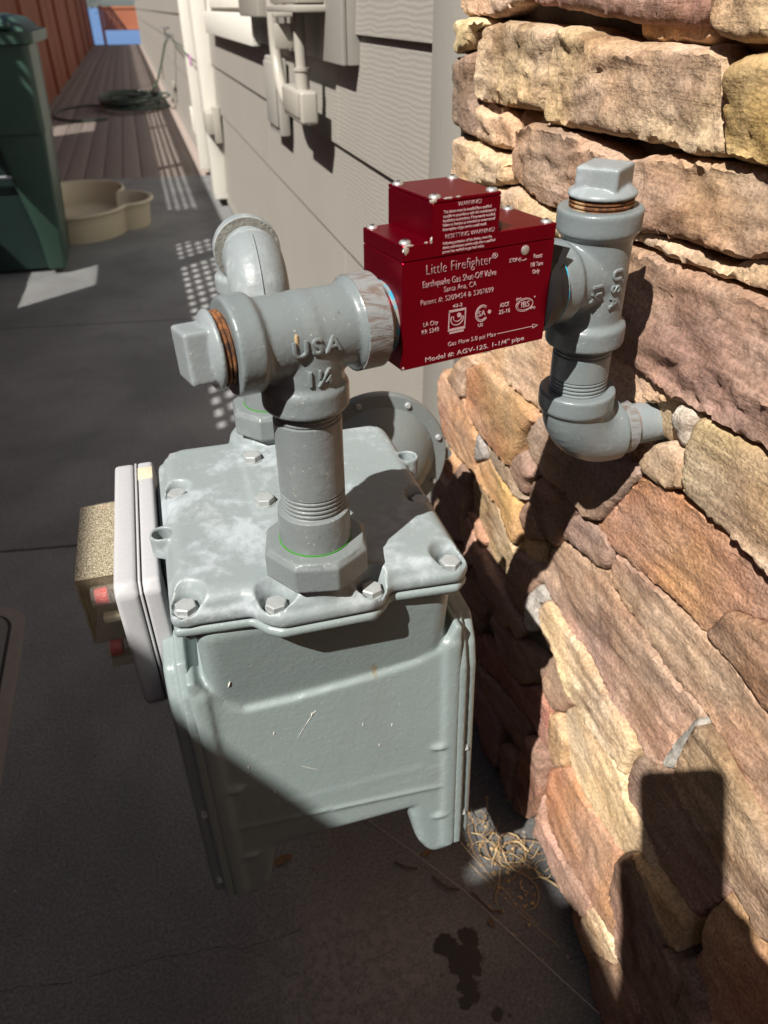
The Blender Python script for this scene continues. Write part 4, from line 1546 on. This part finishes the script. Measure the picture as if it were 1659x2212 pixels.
for a, b, z in ((0.0562, -0.0190, 1.0143), (0.0562, 0.0190, 1.0143), (0.1525, -0.0190, 1.0143), (0.1525, 0.0190, 1.0143), (0.0738, -0.0196, 1.0358), (0.0738, 0.0205, 1.0358), (0.1108, -0.0196, 1.0358), (0.1108, 0.0205, 1.0358), (0.1285, 0.0190, 1.0143)):
    bm = nb()
    add_lathe(bm, L2(a, b, z - 0.0002), Z, [(0, 0.0034), (0.0007, 0.0034), (0.0015, 0.0028), (0.0019, 0.0018), (0.0020, 0.0008)], 20)
    s_ = obj('screw', bm, MAT['zinc'], vv)
    bm = nb()
    add_lathe(bm, L2(a, b, z + 0.0016), Z, [(0, 0.0012), (0.0005, 0.0012)], 6)
    obj('socket', bm, MAT['seam'], s_)
bm = nb()
add_lathe(bm, L2(0.1350, -HB + 0.0004, 1.0015), -V, [(0, 0.0029), (0.0008, 0.0028), (0.0014, 0.0018)], 20)
obj('reset_screw', bm, MAT['zinc'], vv)
bm = nb()
add_lathe(bm, L2(0.1190, -0.0145, 1.0140), Z, [(0, 0.0034), (0.003, 0.0034), (0.004, 0.0024)], 16)
obj('level_button', bm, MAT['lid2'], vv)
bm = nb()
add_lathe(bm, L2(0.1262, -0.006, 1.0140), Z, [(0, 0.003), (0.0008, 0.0028)], 16)
obj('sight_glass', bm, MAT['redcap'], vv)
for (a, b, z, s) in ((0.0540, -HB, 1.0118, (0.9, 0.4, 1.2)), (0.0705, -HB, 1.0350, (1.2, 0.4, 0.6)), (0.0560, -HB, 1.0140, (1.4, 0.4, 0.35)), (0.0800, -HB, 1.0357, (1.5, 0.4, 0.3)), (0.0698, -HB - 0.0001, 1.0150, (0.35, 0.4, 0.9)), (0.086, -HB, 1.0358, (0.8, 0.3, 0.25)), (0.0532, -HB, 0.9440, (0.4, 0.2, 0.5)), (0.0668, -HB, 1.0143, (0.5, 0.3, 0.3))):
    bm = nb()
    t = bmesh.new()
    bmesh.ops.create_icosphere(t, subdivisions=3, radius=0.0019)
    for v_ in t.verts:
        v_.co = v_.co * (1 + 0.5 * noise.noise(v_.co * 900 + Vector((a * 99, 0, z * 50))))
        v_.co = L2(a + v_.co.x * s[0], b + v_.co.y * s[1] * 0.6, z + v_.co.z * s[2])
    merge(bm, t)
    obj('worn_edge', bm, MAT['scuff'], vv)
# connections
bm = nb()
thread(bm, TL, U, 0.043, 0.0522, 0.0208, 0.0020, 0.0008)
obj('thread', bm, MAT['thread'], vv)
bm = nb()
add_lathe(bm, TL, U, [(0.0505, 0.0214), (0.0521, 0.0216)], 40)
obj('sealant_ring', bm, MAT['teal'], vv)
bm = nb()
add_lathe(bm, TL, U, [(0.1572, 0.0265), (0.1580, 0.0285), (0.1645, 0.0288), (0.1660, 0.0270), (0.1715, 0.0262), (0.1722, 0.022)], 40)
add_prism(bm, [L2(0.1585, -0.019, 0.988), L2(0.1675, -0.0205, 0.986), L2(0.1740, -0.019, 0.9965), L2(0.160, -0.012, 1.000)], V * 0.0012)
obj('tape_wrap', bm, MAT['black'], vv)
bm = nb()
add_lathe(bm, TL, U, [(0.1716, 0.0255), (0.1728, 0.0257)], 40)
obj('sealant_ring', bm, MAT['teal'], vv)

PM = Matrix((U, Z, -V)).transposed().to_4x4()


def label(body, ac, z, cap, width=None, top=False, mat='print', left=None, b=-HB - 0.00045, spacing=1.0, lh=1.0, off=0.0):
    cu = bpy.data.curves.new('lettering', 'FONT')
    cu.body = body
    cu.size = cap / 0.70
    cu.align_x = 'CENTER' if left is None else 'LEFT'
    cu.extrude = 0.0001
    cu.resolution_u = 3
    cu.offset = off
    cu.space_character = spacing
    cu.space_line = lh
    cu.materials.append(MAT[mat])
    o = bpy.data.objects.new('lettering', cu)
    COL.objects.link(o)
    sx = 0.72
    if width:
        bpy.context.view_layer.update()
        sx = width / max(1e-6, o.dimensions.x)
    M_ = PM.copy()
    if top:
        M_ = Matrix((U, V, Z)).transposed().to_4x4()
        M_.translation = L2(ac if left is None else left, b, z)
    else:
        M_.translation = L2(ac if left is None else left, b, z)
    M_ = M_ @ Matrix.Diagonal((sx, 1, 1, 1))
    dg = bpy.context.evaluated_depsgraph_get()
    me = bpy.data.meshes.new_from_object(o.evaluated_get(dg))
    bpy.data.objects.remove(o)
    me.transform(wm(vv).inverted() @ XF @ M_)
    o = bpy.data.objects.new('lettering', me)
    COL.objects.link(o)
    o.parent = vv
    ROOT[o] = wm(vv)
    return o


label('WARNING!', 0.0937, 1.0311, 0.0023, 0.0150, off=-0.00008)
label('This device must be installed by a qualified\ninstaller in accordance with the manufacturer\u2019s\ninstallation instructions. If improperly installed,\nfailure to function as intended or unwarranted\ninterruption of gas service could result.', 0.0, 1.0282, 0.00155, 0.0345, left=0.0768, lh=1.02)
label('RESETTING WARNING!', 0.0950, 1.0150, 0.0024, 0.0325, off=-0.00008)
label('Following activation of this device, reset the\ndevice and restore service only after a qualified\nperson has verified no gas leak exists.', 0.0, 1.0118, 0.00155, 0.0350, left=0.0772, lh=1.02)
label('Little Firefighter', 0.0890, 0.9970, 0.0058, 0.0440, off=-0.00022)
label('\u00ae', 0.1132, 0.9998, 0.0030, 0.0040)
label('Earthquake Gas Shut-Off Valve', 0.0900, 0.9900, 0.0038, 0.0500, off=-0.0001)
label('Santa Ana, CA', 0.0903, 0.9855, 0.0032, 0.0222, off=-0.0001)
label('Patent #: 5209454 & 5307699', 0.0890, 0.9802, 0.0031, 0.0500, off=-0.0001)
label('LA City', 0.0710, 0.9672, 0.0027, 0.0098, off=-0.00005)
label('RR 5349', 0.0710, 0.9628, 0.0027, 0.0116, off=-0.00005)
label('43-2', 0.0893, 0.9752, 0.0020, 0.0066)
label('ASCE', 0.1233, 0.9697, 0.0026, 0.0068)
label('25-16', 0.1237, 0.9655, 0.0026, 0.0082)
label('IPC', 0.1338, 0.9715, 0.0018, 0.0040)
label('IBS', 0.1392, 0.9668, 0.0036, 0.0062)
label('FVMO', 0.1448, 0.9645, 0.0016, 0.0048)
label('Gas Flow 5.0 psi Max', 0.1012, 0.9520, 0.0027, 0.0350, off=-0.00005)
label('Model #: AGV-125. 1-1/4" pipe', 0.1045, 0.9452, 0.0029, 0.0730)
label('STOP', 0.1268, 0.9958, 0.0022, 0.0058)
label('Reset', 0.1448, 0.9958, 0.0026, 0.0064)
label('1/8 Turn', 0.1446, 0.9909, 0.0026, 0.0090)
label('Only', 0.1446, 0.9866, 0.0026, 0.0052)
label('SA', 0.1069, 0.9666, 0.0034, 0.0052)
label('US', 0.1065, 0.9602, 0.0020, 0.0036)
label('17.26\nSERIAL', 0.0, 1.01445, 0.0020, 0.011, top=True, left=0.122, b=0.004)


def flat(name, loops):
    """thin printed marks on the front face: list of polygons in (a, z)"""
    bm = nb()
    for lp in loops:
        add_prism(bm, [L2(a, -HB - 0.0003, z) for a, z in lp], V * 0.0002)
    return obj(name, bm, MAT['print'], vv, smooth=0)


def ring(ca, cz, rx, rz, w_, a0=0, a1=2 * math.pi, n=36):
    out_ = []
    for k in range(n):
        s0, s1 = a0 + (a1 - a0) * k / n, a0 + (a1 - a0) * (k + 1) / n
        out_.append([(ca + rx * math.cos(s0), cz + rz * math.sin(s0)), (ca + rx * math.cos(s1), cz + rz * math.sin(s1)), (ca + (rx - w_) * math.cos(s1), cz + (rz - w_) * math.sin(s1)), (ca + (rx - w_) * math.cos(s0), cz + (rz - w_) * math.sin(s0))])
    return out_


def line(a0, z0, a1, z1, w_=0.0003):
    d = Vector((a1 - a0, z1 - z0)).normalized()
    n_ = Vector((-d.y, d.x)) * w_ / 2
    return [(a0 + n_.x, z0 + n_.y), (a1 + n_.x, z1 + n_.y), (a1 - n_.x, z1 - n_.y), (a0 - n_.x, z0 - n_.y)]


flat('flow_arrow', [line(0.1200, 0.9530, 0.1472, 0.9530), line(0.1472, 0.9543, 0.1472, 0.9517), line(0.1472, 0.9543, 0.1512, 0.9530), line(0.1472, 0.9517, 0.1512, 0.9530)])
flat('certification_mark', [line(0.0835, 0.9732, 0.0955, 0.9732, 0.0012), line(0.0835, 0.9618, 0.0955, 0.9618, 0.0014), line(0.0845, 0.9600, 0.0945, 0.9600, 0.0010), line(0.0838, 0.9620, 0.0838, 0.9735, 0.0006), line(0.0952, 0.9620, 0.0952, 0.9735, 0.0006)]
     + ring(0.0895, 0.9680, 0.0046, 0.0040, 0.0005, 2.6, 6.6) + ring(0.0898, 0.9690, 0.0032, 0.0028, 0.0004, 2.8, 6.4) + ring(0.0908, 0.9700, 0.0014, 0.0014, 0.0012, n=16))
flat('certification_mark', ring(0.1072, 0.9682, 0.0048, 0.0052, 0.0006, 0.9, 5.6) + ring(0.1072, 0.9682, 0.0038, 0.0042, 0.0004, 0.8, 5.5) + ring(0.1126, 0.9683, 0.0012, 0.0012, 0.0011, n=14))
flat('certification_mark', ring(0.1388, 0.9682, 0.0066, 0.0042, 0.0004) + ring(0.1392, 0.9682, 0.0058, 0.0034, 0.0003, 0.4, 5.2) + ring(0.1462, 0.9720, 0.0005, 0.0005, 0.00045, n=10))
flat('turn_arrow', ring(0.1345, 0.9995, 0.0040, 0.0040, 0.0004, 3.7, 5.3, 14) + [line(0.1305, 0.9962, 0.1322, 0.9975), line(0.1305, 0.9962, 0.1322, 0.9952)])

# dead leaf caught behind the index box
lf = obj('fallen_leaf', None or (lambda b: (add_prism(b, [(-0.0515, 0.478, 0.662), (-0.045, 0.474, 0.668), (-0.039, 0.480, 0.668), (-0.041, 0.490, 0.660), (-0.048, 0.490, 0.656)], (0.001, 0.002, 0.003)), b)[1])(nb()), MAT['leaf'])
tag(lf, 'curled brown dead leaf caught between the index box and the meter', 'leaf')

XF = YARD          # back to the yard survey

# ================================================================ TRASH CART
tb = empty('trash_cart', (-0.72, 4.4, 0), 'dark green wheeled trash cart standing by the fence', 'trash cart')


def loft(bm, secs):
    rings = []
    for (x0, x1, y0, y1, z, r) in secs:
        pts = []
        for (cx, cy, a0) in ((x1 - r, y1 - r, 0), (x0 + r, y1 - r, 90), (x0 + r, y0 + r, 180), (x1 - r, y0 + r, 270)):
            for k in range(6):
                a = R(a0 + k * 18)
                pts.append(bm.verts.new((cx + r * math.cos(a), cy + r * math.sin(a), z)))
        rings.append(pts)
    n = len(rings[0])
    for i in range(len(rings) - 1):
        for k in range(n):
            bm.faces.new((rings[i][k], rings[i][(k + 1) % n], rings[i + 1][(k + 1) % n], rings[i + 1][k]))
    bm.faces.new(rings[0])
    bm.faces.new(rings[-1])


bm = nb()
loft(bm, [(-0.935, -0.505, 4.13, 4.62, 0.02, 0.03), (-0.985, -0.455, 4.11, 4.74, 0.66, 0.04), (-1.0, -0.44, 4.10, 4.78, 0.97, 0.05)])
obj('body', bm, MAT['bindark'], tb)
bm = nb()
loft(bm, [(-1.005, -0.433, 4.058, 4.40, 0.64, 0.03), (-1.022, -0.416, 4.05, 4.42, 0.985, 0.04)])
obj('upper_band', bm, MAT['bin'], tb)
cx = -0.72
for s in (1, -1):
    bm = nb()
    q = [(0.287, 0.70), (0.230, 0.022), (0.145, 0.02), (0.135, 0.20), (0.095, 0.40), (0.060, 0.62), (0.060, 0.70)]
    add_prism(bm, [(cx + s * a, 4.07, z) for a, z in q], (0, 0.30, 0), 0.016, 3)
    obj('corner_post', bm, MAT['bin'], tb)
bm = nb()
add_cyl(bm, (cx - 0.10, 4.085, 0.46), (cx + 0.095, 4.085, 0.46), 0.009, n=16)
obj('catch_bar', bm, MAT['galv'], tb)
bm = nb()
loft(bm, [(-1.045, -0.392, 4.02, 4.82, 0.990, 0.05), (-1.05, -0.387, 4.015, 4.83, 1.035, 0.06)])
ld = obj('lid', bm, MAT['bin'], tb)
bm = nb()
loft(bm, [(-1.03, -0.41, 4.04, 4.80, 1.036, 0.06), (-0.98, -0.46, 4.10, 4.74, 1.085, 0.08), (-0.90, -0.54, 4.2, 4.66, 1.10, 0.08)])
obj('lid_crown', bm, MAT['bin'], ld)
bm = nb()
add_box(bm, (-0.80, 4.0, 1.045), (-0.47, 4.06, 1.07), 0.012, 3)
obj('lid_grip', bm, MAT['bin'], ld)
for s in (-1, 1):
    bm = nb()
    add_cyl(bm, (cx + s * 0.150, 4.66, 0.115), (cx + s * 0.198, 4.66, 0.115), 0.115, n=28)
    obj('wheel', bm, MAT['black'], tb)

# ================================================================ CREAM TUB
pt = empty('plastic_tub', (-0.38, 5.1, 0), 'cream plastic lobed tub on the path beyond the green cart', 'tub')


def tub_r(th):
    d = np.array((math.cos(th), math.sin(th)))
    best = 0.05
    for (cx, cy, rx, ry) in ((-0.47, 4.96, 0.30, 0.35), (-0.45, 5.40, 0.26, 0.30), (-0.175, 5.06, 0.150, 0.20), (-0.75, 5.15, 0.2, 0.22)):
        o = np.array((-0.40, 5.12)) - np.array((cx, cy))
        A = (d[0] / rx) ** 2 + (d[1] / ry) ** 2
        B = 2 * (o[0] * d[0] / rx ** 2 + o[1] * d[1] / ry ** 2)
        C = (o[0] / rx) ** 2 + (o[1] / ry) ** 2 - 1
        D = B * B - 4 * A * C
        if D > 0:
            best = max(best, (-B + math.sqrt(D)) / (2 * A))
    return best


N = 160
rad = [tub_r(2 * math.pi * k / N) for k in range(N)]
bm = nb()
rings = []
for off, z in ((-0.030, 0.004), (-0.022, 0.0), (-0.006, 0.135), (0.016, 0.140), (0.020, 0.148), (0.014, 0.156), (0.002, 0.158), (-0.010, 0.150), (-0.030, 0.016), (-0.045, 0.010)):
    rings.append([bm.verts.new((-0.40 + (rad[k] + off) * math.cos(2 * math.pi * k / N), 5.12 + (rad[k] + off) * math.sin(2 * math.pi * k / N), z)) for k in range(N)])
for i in range(len(rings) - 1):
    for k in range(N):
        bm.faces.new((rings[i][k], rings[i][(k + 1) % N], rings[i + 1][(k + 1) % N], rings[i + 1][k]))
cv = bm.verts.new((-0.40, 5.12, 0.010))
for k in range(N):
    bm.faces.new((rings[-1][k], rings[-1][(k + 1) % N], cv))
cv = bm.verts.new((-0.40, 5.12, 0.004))
for k in range(N):
    bm.faces.new((rings[0][(k + 1) % N], rings[0][k], cv))
obj('basin', bm, MAT['tub'], pt, smooth=50)

# ================================================================ HOSE
hs = empty('garden_hose', (-0.05, 11.5, 0), 'dark green garden hose lying coiled on the deck', 'hose')
pts = []
for k in range(260):
    a = k * 0.22
    rr = 0.34 + 0.10 * math.sin(k * 0.037) + 0.04 * math.sin(k * 0.41)
    pts.append((-0.07 + rr * 1.02 * math.cos(a) + 0.05 * math.sin(k * 0.07), 11.75 + rr * 1.9 * math.sin(a), 0.016 + 0.11 * (k / 260) + 0.03 * abs(math.sin(k * 0.23))))
obj('coil', add_tube(nb(), pts, 0.0145, 8), MAT['hose'], hs)
pts = []
for k in range(40):
    a = 0.4 + k / 39 * 4.9
    pts.append((-0.62 + 0.42 * math.cos(a), 11.15 + 0.85 * math.sin(a), 0.016))
obj('loose_loop', add_tube(nb(), pts, 0.0125, 8), MAT['hose'], hs)
pts = [(0.10, 12.6, 0.09), (0.20, 12.1, 0.14), (0.27, 11.2, 0.30), (0.33, 10.3, 0.55), (0.385, 9.55, 0.80), (0.405, 9.40, 0.84)]
obj('supply_hose', add_tube(nb(), pts, 0.013, 8), MAT['hose2'], hs)
sp = empty('hose_tap', (0.43, 9.4, 0.86), 'small garden tap on the siding where the hose rises', 'tap')
bm = nb()
add_cyl(bm, (0.467, 9.40, 0.87), (0.40, 9.40, 0.87), 0.014, n=14)
add_cyl(bm, (0.405, 9.40, 0.89), (0.405, 9.40, 0.83), 0.016, n=14)
obj('body', bm, MAT['galv'], sp)
bm = nb()
add_cyl(bm, (0.395, 9.40, 0.93), (0.395, 9.40, 0.945), 0.05, n=16)
add_cyl(bm, (0.395, 9.40, 0.88), (0.395, 9.40, 0.935), 0.007, n=10)
obj('handle', bm, MAT['lid2'], sp)
tgp = empty('pink_tag', (0.39, 6.0, 0.82), 'small pink tag hanging on a string from the tap to the white casing', 'tag')
bm = nb()
add_tube(bm, [(0.395, 9.40, 0.90), (0.392, 7.6, 0.86), (0.389, 6.0, 0.84), (0.394, 5.55, 0.83)], 0.005, 6)
obj('string', bm, MAT['hose'], tgp)
bm = nb()
add_box(bm, (0.372, 5.62, 0.800), (0.3755, 5.80, 0.865), 0.001)
obj('tag', bm, MAT['pink'], tgp)

# ================================================================ COVER IN THE PATH
uc = empty('utility_cover', (-0.6, 1.2, 0), 'rounded brown-rimmed utility box cover set in the concrete at the left edge', 'utility cover')


def rrect(x0, x1, y0, y1, r, z):
    out_ = []
    for (cx, cy, a0) in ((x1 - r, y1 - r, 0), (x0 + r, y1 - r, 90), (x0 + r, y0 + r, 180), (x1 - r, y0 + r, 270)):
        for k in range(7):
            a = R(a0 + k * 15)
            out_.append((cx + r * math.cos(a), cy + r * math.sin(a), z))
    return out_


obj('rim', add_prism(nb(), rrect(-0.81, -0.430, 0.85, 1.430, 0.075, -0.02), (0, 0, 0.026), 0.003), MAT['lid'], uc)
obj('plate', add_prism(nb(), rrect(-0.78, -0.464, 0.885, 1.395, 0.05, 0.0), (0, 0, 0.0105), 0.002), MAT['lid2'], uc)
obj('joint', add_prism(nb(), rrect(-0.786, -0.457, 0.878, 1.402, 0.056, 0.0), (0, 0, 0.0066)), MAT['seam'], uc)

# ================================================================ LITTER AT THE WALL FOOT
bm = nb()
rnd = random.Random(3)
for k in range(84):
    f = rnd.random()
    x = 0.335 + 0.058 * f + rnd.gauss(0, 0.012)
    y = 0.622 - 0.110 * f + rnd.gauss(0, 0.018)
    a = rnd.uniform(0, 6.28)
    L = rnd.uniform(0.016, 0.060) if k % 4 else rnd.uniform(0.05, 0.10)
    c = Vector((x, y, rnd.uniform(0.002, 0.022)))
    pts = []
    cur = rnd.gauss(0, 2.2)
    q = c.copy()
    for s_ in range(7):
        pts.append(Vector((q.x, q.y, max(0.0015, q.z))))
        q += Vector((math.cos(a), math.sin(a), rnd.gauss(0, 0.35))) * L / 6
        a += cur / 6 + rnd.gauss(0, 0.25)
    w_ = rnd.choice((0.0003, 0.0005, 0.0009)) if L < 0.06 else rnd.uniform(0.0007, 0.0013)
    add_tube(bm, pts, [w_ * 0.5, w_, w_, w_, w_, w_ * 0.8, w_ * 0.3], 5)
    if k == 36:
        tag(obj('dry_grass', bm, MAT['straw']), 'wisps of pale straw at the foot of the stones', kind='stuff')
        bm = nb()
tag(obj('dead_roots', bm, MAT['roots']), 'wisps of dry straw and roots at the foot of the stones', kind='stuff')
bm = nb()
for k in range(40):
    x, y = 0.35 + rnd.gauss(0, 0.02), 0.545 + rnd.gauss(0, 0.05)
    t = bmesh.new()
    bmesh.ops.create_icosphere(t, subdivisions=1, radius=rnd.uniform(0.0012, 0.0045))
    bmesh.ops.translate(t, vec=(x, y, 0.001), verts=t.verts)
    merge(bm, t)
tag(obj('soil_crumbs', bm, MAT['straw']), kind='stuff')
bm = nb()
add_tube(bm, [(0.166, 0.686, 0.004), (0.222, 0.604, 0.010), (0.276, 0.524, 0.012), (0.34, 0.41, 0.008), (0.398, 0.305, 0.006)], 0.0005, 6)
tag(obj('pale_thread', bm, MAT['silk']), 'long pale thread lying diagonally over the concrete to the wall', 'thread')
for k, (p, q) in enumerate((((0.30, 0.56, 0.012), (0.372, 0.40, 0.03)), ((0.295, 0.60, 0.02), (0.36, 0.44, 0.018)))):
    bm = nb()
    m_ = (Vector(p) + Vector(q)) / 2 - Vector((0, 0, 0.006))
    add_tube(bm, [p, m_, q], 0.0004, 6)
    tag(obj('grass_stem', bm, MAT['straw']), ('thin dry stem arching along the foot of the stones' if k == 0 else 'second thin dry stem lying closer to the meter'), 'stem', 'dry stems')
bm = nb()
for k in range(3):
    add_tube(bm, [(0.19 + k * 0.05, 0.60 - k * 0.04, 0.004), (0.205 + k * 0.05, 0.585 - k * 0.05, 0.006), (0.222 + k * 0.05, 0.58 - k * 0.05, 0.004)], 0.0016, 6)
tag(obj('twigs', bm, MAT['bark']), kind='stuff')

bm = nb()
for k in range(900):
    x, y = rnd.uniform(-0.75, 0.42), rnd.uniform(0.15, 2.2)
    if rnd.random() < 0.35:
        x = 0.42 - abs(rnd.gauss(0, 0.06))
    t = bmesh.new()
    bmesh.ops.create_icosphere(t, subdivisions=1, radius=rnd.choice((0.0008, 0.0010, 0.0013, 0.0018, 0.0026)))
    bmesh.ops.scale(t, vec=(rnd.uniform(0.7, 1.5), rnd.uniform(0.7, 1.5), 0.7), verts=t.verts)
    bmesh.ops.translate(t, vec=(x, y, 0.0006), verts=t.verts)
    merge(bm, t)
tag(obj('grit', bm, MAT['grit']), kind='stuff')
bm = nb()
pts = []
for k in range(60):
    x = -0.55 + k * 0.0098
    pts.append((x, 0.595 - 0.10 * (x + 0.55) + 0.012 * noise.noise(Vector((x * 9, 0.3, 0))) + 0.006 * noise.noise(Vector((x * 40, 2.3, 0)))))
for a_, b_ in zip(pts, pts[1:]):
    w_ = 0.00035 + 0.00035 * noise.noise(Vector((a_[0] * 30, 5, 0)))
    bm.faces.new([bm.verts.new((a_[0], a_[1] - w_, 0.0007)), bm.verts.new((b_[0], b_[1] - w_, 0.0007)), bm.verts.new((b_[0], b_[1] + w_, 0.0007)), bm.verts.new((a_[0], a_[1] + w_, 0.0007))])
tag(obj('hairline_crack', bm, MAT['seam'], smooth=0), kind='stuff')
for k, (x, y, a) in enumerate(((0.245, 0.60, 0.4), (0.30, 0.47, 2.0), (0.020, 0.655, 0.2))):
    bm = nb()
    prof = [(-1, 0), (-0.5, 0.32), (0.1, 0.40), (0.7, 0.2), (1, 0), (0.6, -0.25), (0, -0.38), (-0.6, -0.25)]
    s_ = (0.012, 0.008, 0.018)[k]
    vs = [bm.verts.new((x + s_ * (u_ * math.cos(a) - v_ * math.sin(a)), y + s_ * (u_ * math.sin(a) + v_ * math.cos(a)), 0.0025 + 0.005 * abs(v_) + 0.002 * u_ * u_)) for u_, v_ in prof]
    mid = bm.verts.new((x, y, 0.002))
    for q_ in range(8):
        bm.faces.new((vs[q_], vs[(q_ + 1) % 8], mid))
    o = obj('dead_leaf', bm, MAT['roots'])
    tag(o, ('small brown curled leaf on the concrete behind the straw side of the meter', 'tiny brown leaf lying near the wet stain by the pale thread', 'brown curled leaf beneath the left foot of the meter')[k], 'leaf', 'dead leaves on the concrete')

# ================================================================ PHOTOGRAPHER (behind the lens; seen as the shadow on the stones)
XF = Matrix.Identity(4)
FR = Matrix((right, -down, -fwd)).transposed().to_4x4()
FR = Matrix.Translation(EYE) @ FR @ Matrix.Scale(K, 4)
ph = empty('phone', EYE - fwd * 0.01, 'dark phone held up at the end of the path, its rounded shadow on the stones', 'phone')
bm = nb()
add_prism(bm, [FR @ Vector((x, y, 0.008)) for x, y, z_ in rrect(-0.081, 0.0150, -0.148, 0.027, 0.013, 0)], FR.to_3x3() @ Vector((0, 0, 0.0105)), 0.0025, 2)
o = obj('case', bm, MAT['phone'], ph)
pe = empty('person', (-0.10, -0.60, 0.0), 'photographer in dark clothes crouching by the meter, casting the shadow at lower right', 'person')


def limb(bm, pts, rs, n=20):
    pts = [Vector(p) for p in pts]
    for i, p in enumerate(pts):
        add_ball(bm, p, rs[i], 14)
        if i:
            a = pts[i - 1]
            if (p - a).length > 1e-4:
                add_cyl(bm, a, p, rs[i - 1], rs[i], n)


LP = lambda x, y, z: tuple(FR @ Vector((x, y, z)))
bm = nb()
# head, neck, torso of a crouching figure
HD = Vector((-0.10, -0.40, 1.30))
add_ball(bm, HD, 0.10, 28, (0.80, 0.98, 1.15))
add_ball(bm, HD + Vector((0.01, 0.095, -0.02)), 0.017, 12, (0.8, 1.2, 1.3))
add_ball(bm, HD + Vector((0.0, 0.05, -0.075)), 0.045, 16)
for s in (-1, 1):
    add_ball(bm, HD + Vector((s * 0.082, 0.0, -0.01)), 0.024, 12, (0.5, 0.8, 1.2))
limb(bm, [HD + Vector((0, -0.02, -0.08)), (-0.10, -0.47, 1.12)], [0.055, 0.062])
limb(bm, [(-0.27, -0.46, 1.06), (-0.10, -0.48, 1.09), (0.07, -0.46, 1.06)], [0.065, 0.085, 0.065])
limb(bm, [(-0.10, -0.50, 1.00), (-0.10, -0.60, 0.78), (-0.10, -0.70, 0.56)], [0.145, 0.135, 0.150])
add_ball(bm, (-0.09, -0.44, 0.74), 0.25, 28, (1.0, 0.66, 1.36))
limb(bm, [(-0.18, -0.49, 0.98), (-0.17, -0.58, 0.75)], [0.115, 0.110])
limb(bm, [(-0.02, -0.49, 0.98), (-0.03, -0.58, 0.75)], [0.115, 0.110])
for s in (-1, 1):
    limb(bm, [(-0.10 + s * 0.09, -0.70, 0.54), (-0.09 + s * 0.19, -0.33, 0.50), (-0.10 + s * 0.17, -0.48, 0.10)], [0.12, 0.082, 0.055])
    limb(bm, [(-0.10 + s * 0.17, -0.52, 0.045), (-0.10 + s * 0.19, -0.33, 0.034)], [0.046, 0.033])
KV = lambda x, y, z: Vector((x, y, z)) * K
WL, WR = KV(-0.118, -0.108, 0.986), KV(-0.008, -0.140, 0.985)
limb(bm, [(-0.27, -0.46, 1.05), (-0.275, -0.36, 0.885), KV(-0.214, -0.24, 1.06), WL], [0.060, 0.052, 0.046, 0.032])
limb(bm, [(0.07, -0.46, 1.05), (0.125, -0.34, 0.815), KV(0.055, -0.23, 0.950), WR], [0.060, 0.052, 0.044, 0.034])
limb(bm, [WL, KV(-0.060, -0.114, 0.982), WR], [0.032, 0.042, 0.034])


def hand(bm, wrist, side, oy=0.0):
    LP = lambda x, y, z: tuple(FR @ Vector((x, y + oy, z)))
    pc = Vector(LP(side * 0.052 - 0.031, -0.120, 0.028))
    limb(bm, [wrist, (wrist + pc) / 2, pc], [0.027, 0.028, 0.023])
    for k, (ln, dy) in enumerate(((0.9, 0.030), (1.0, 0.010), (0.95, -0.010), (0.75, -0.028))):
        base = LP(side * 0.058 - 0.031, -0.122 + dy, 0.024)
        k1 = LP(side * (0.058 + 0.010 * ln) - 0.031, -0.118 + dy, 0.004)
        k2 = LP(side * (0.052 - 0.006 * ln) - 0.031, -0.112 + dy, -0.005)
        tip = LP(side * (0.052 - 0.024 * ln) - 0.031, -0.108 + dy, -0.004)
        limb(bm, [base, k1, k2, tip], [0.0088, 0.0082, 0.0075, 0.0065], 12)
    limb(bm, [pc, LP(side * 0.050 - 0.031, -0.085, 0.028), LP(side * 0.036 - 0.031, -0.060, 0.024)], [0.016, 0.0115, 0.0085], 12)


hand(bm, WL, -1)
hand(bm, WR, 1, -0.042)
pb = obj('body', bm, [MAT['cloth'], MAT['skin'], MAT['hair']], pe)
remesh(pb, 0.0045, 3, smooth=0)
inv = wm(pe)
for f in pb.data.polygons:
    c = inv @ f.center
    i = 0
    if c.z > 1.165:
        i = 1
        if c.z > 1.36 or c.y < -0.425:
            i = 2
    elif c.y > -0.125 and c.z > 0.7:
        i = 1
    f.material_index = i
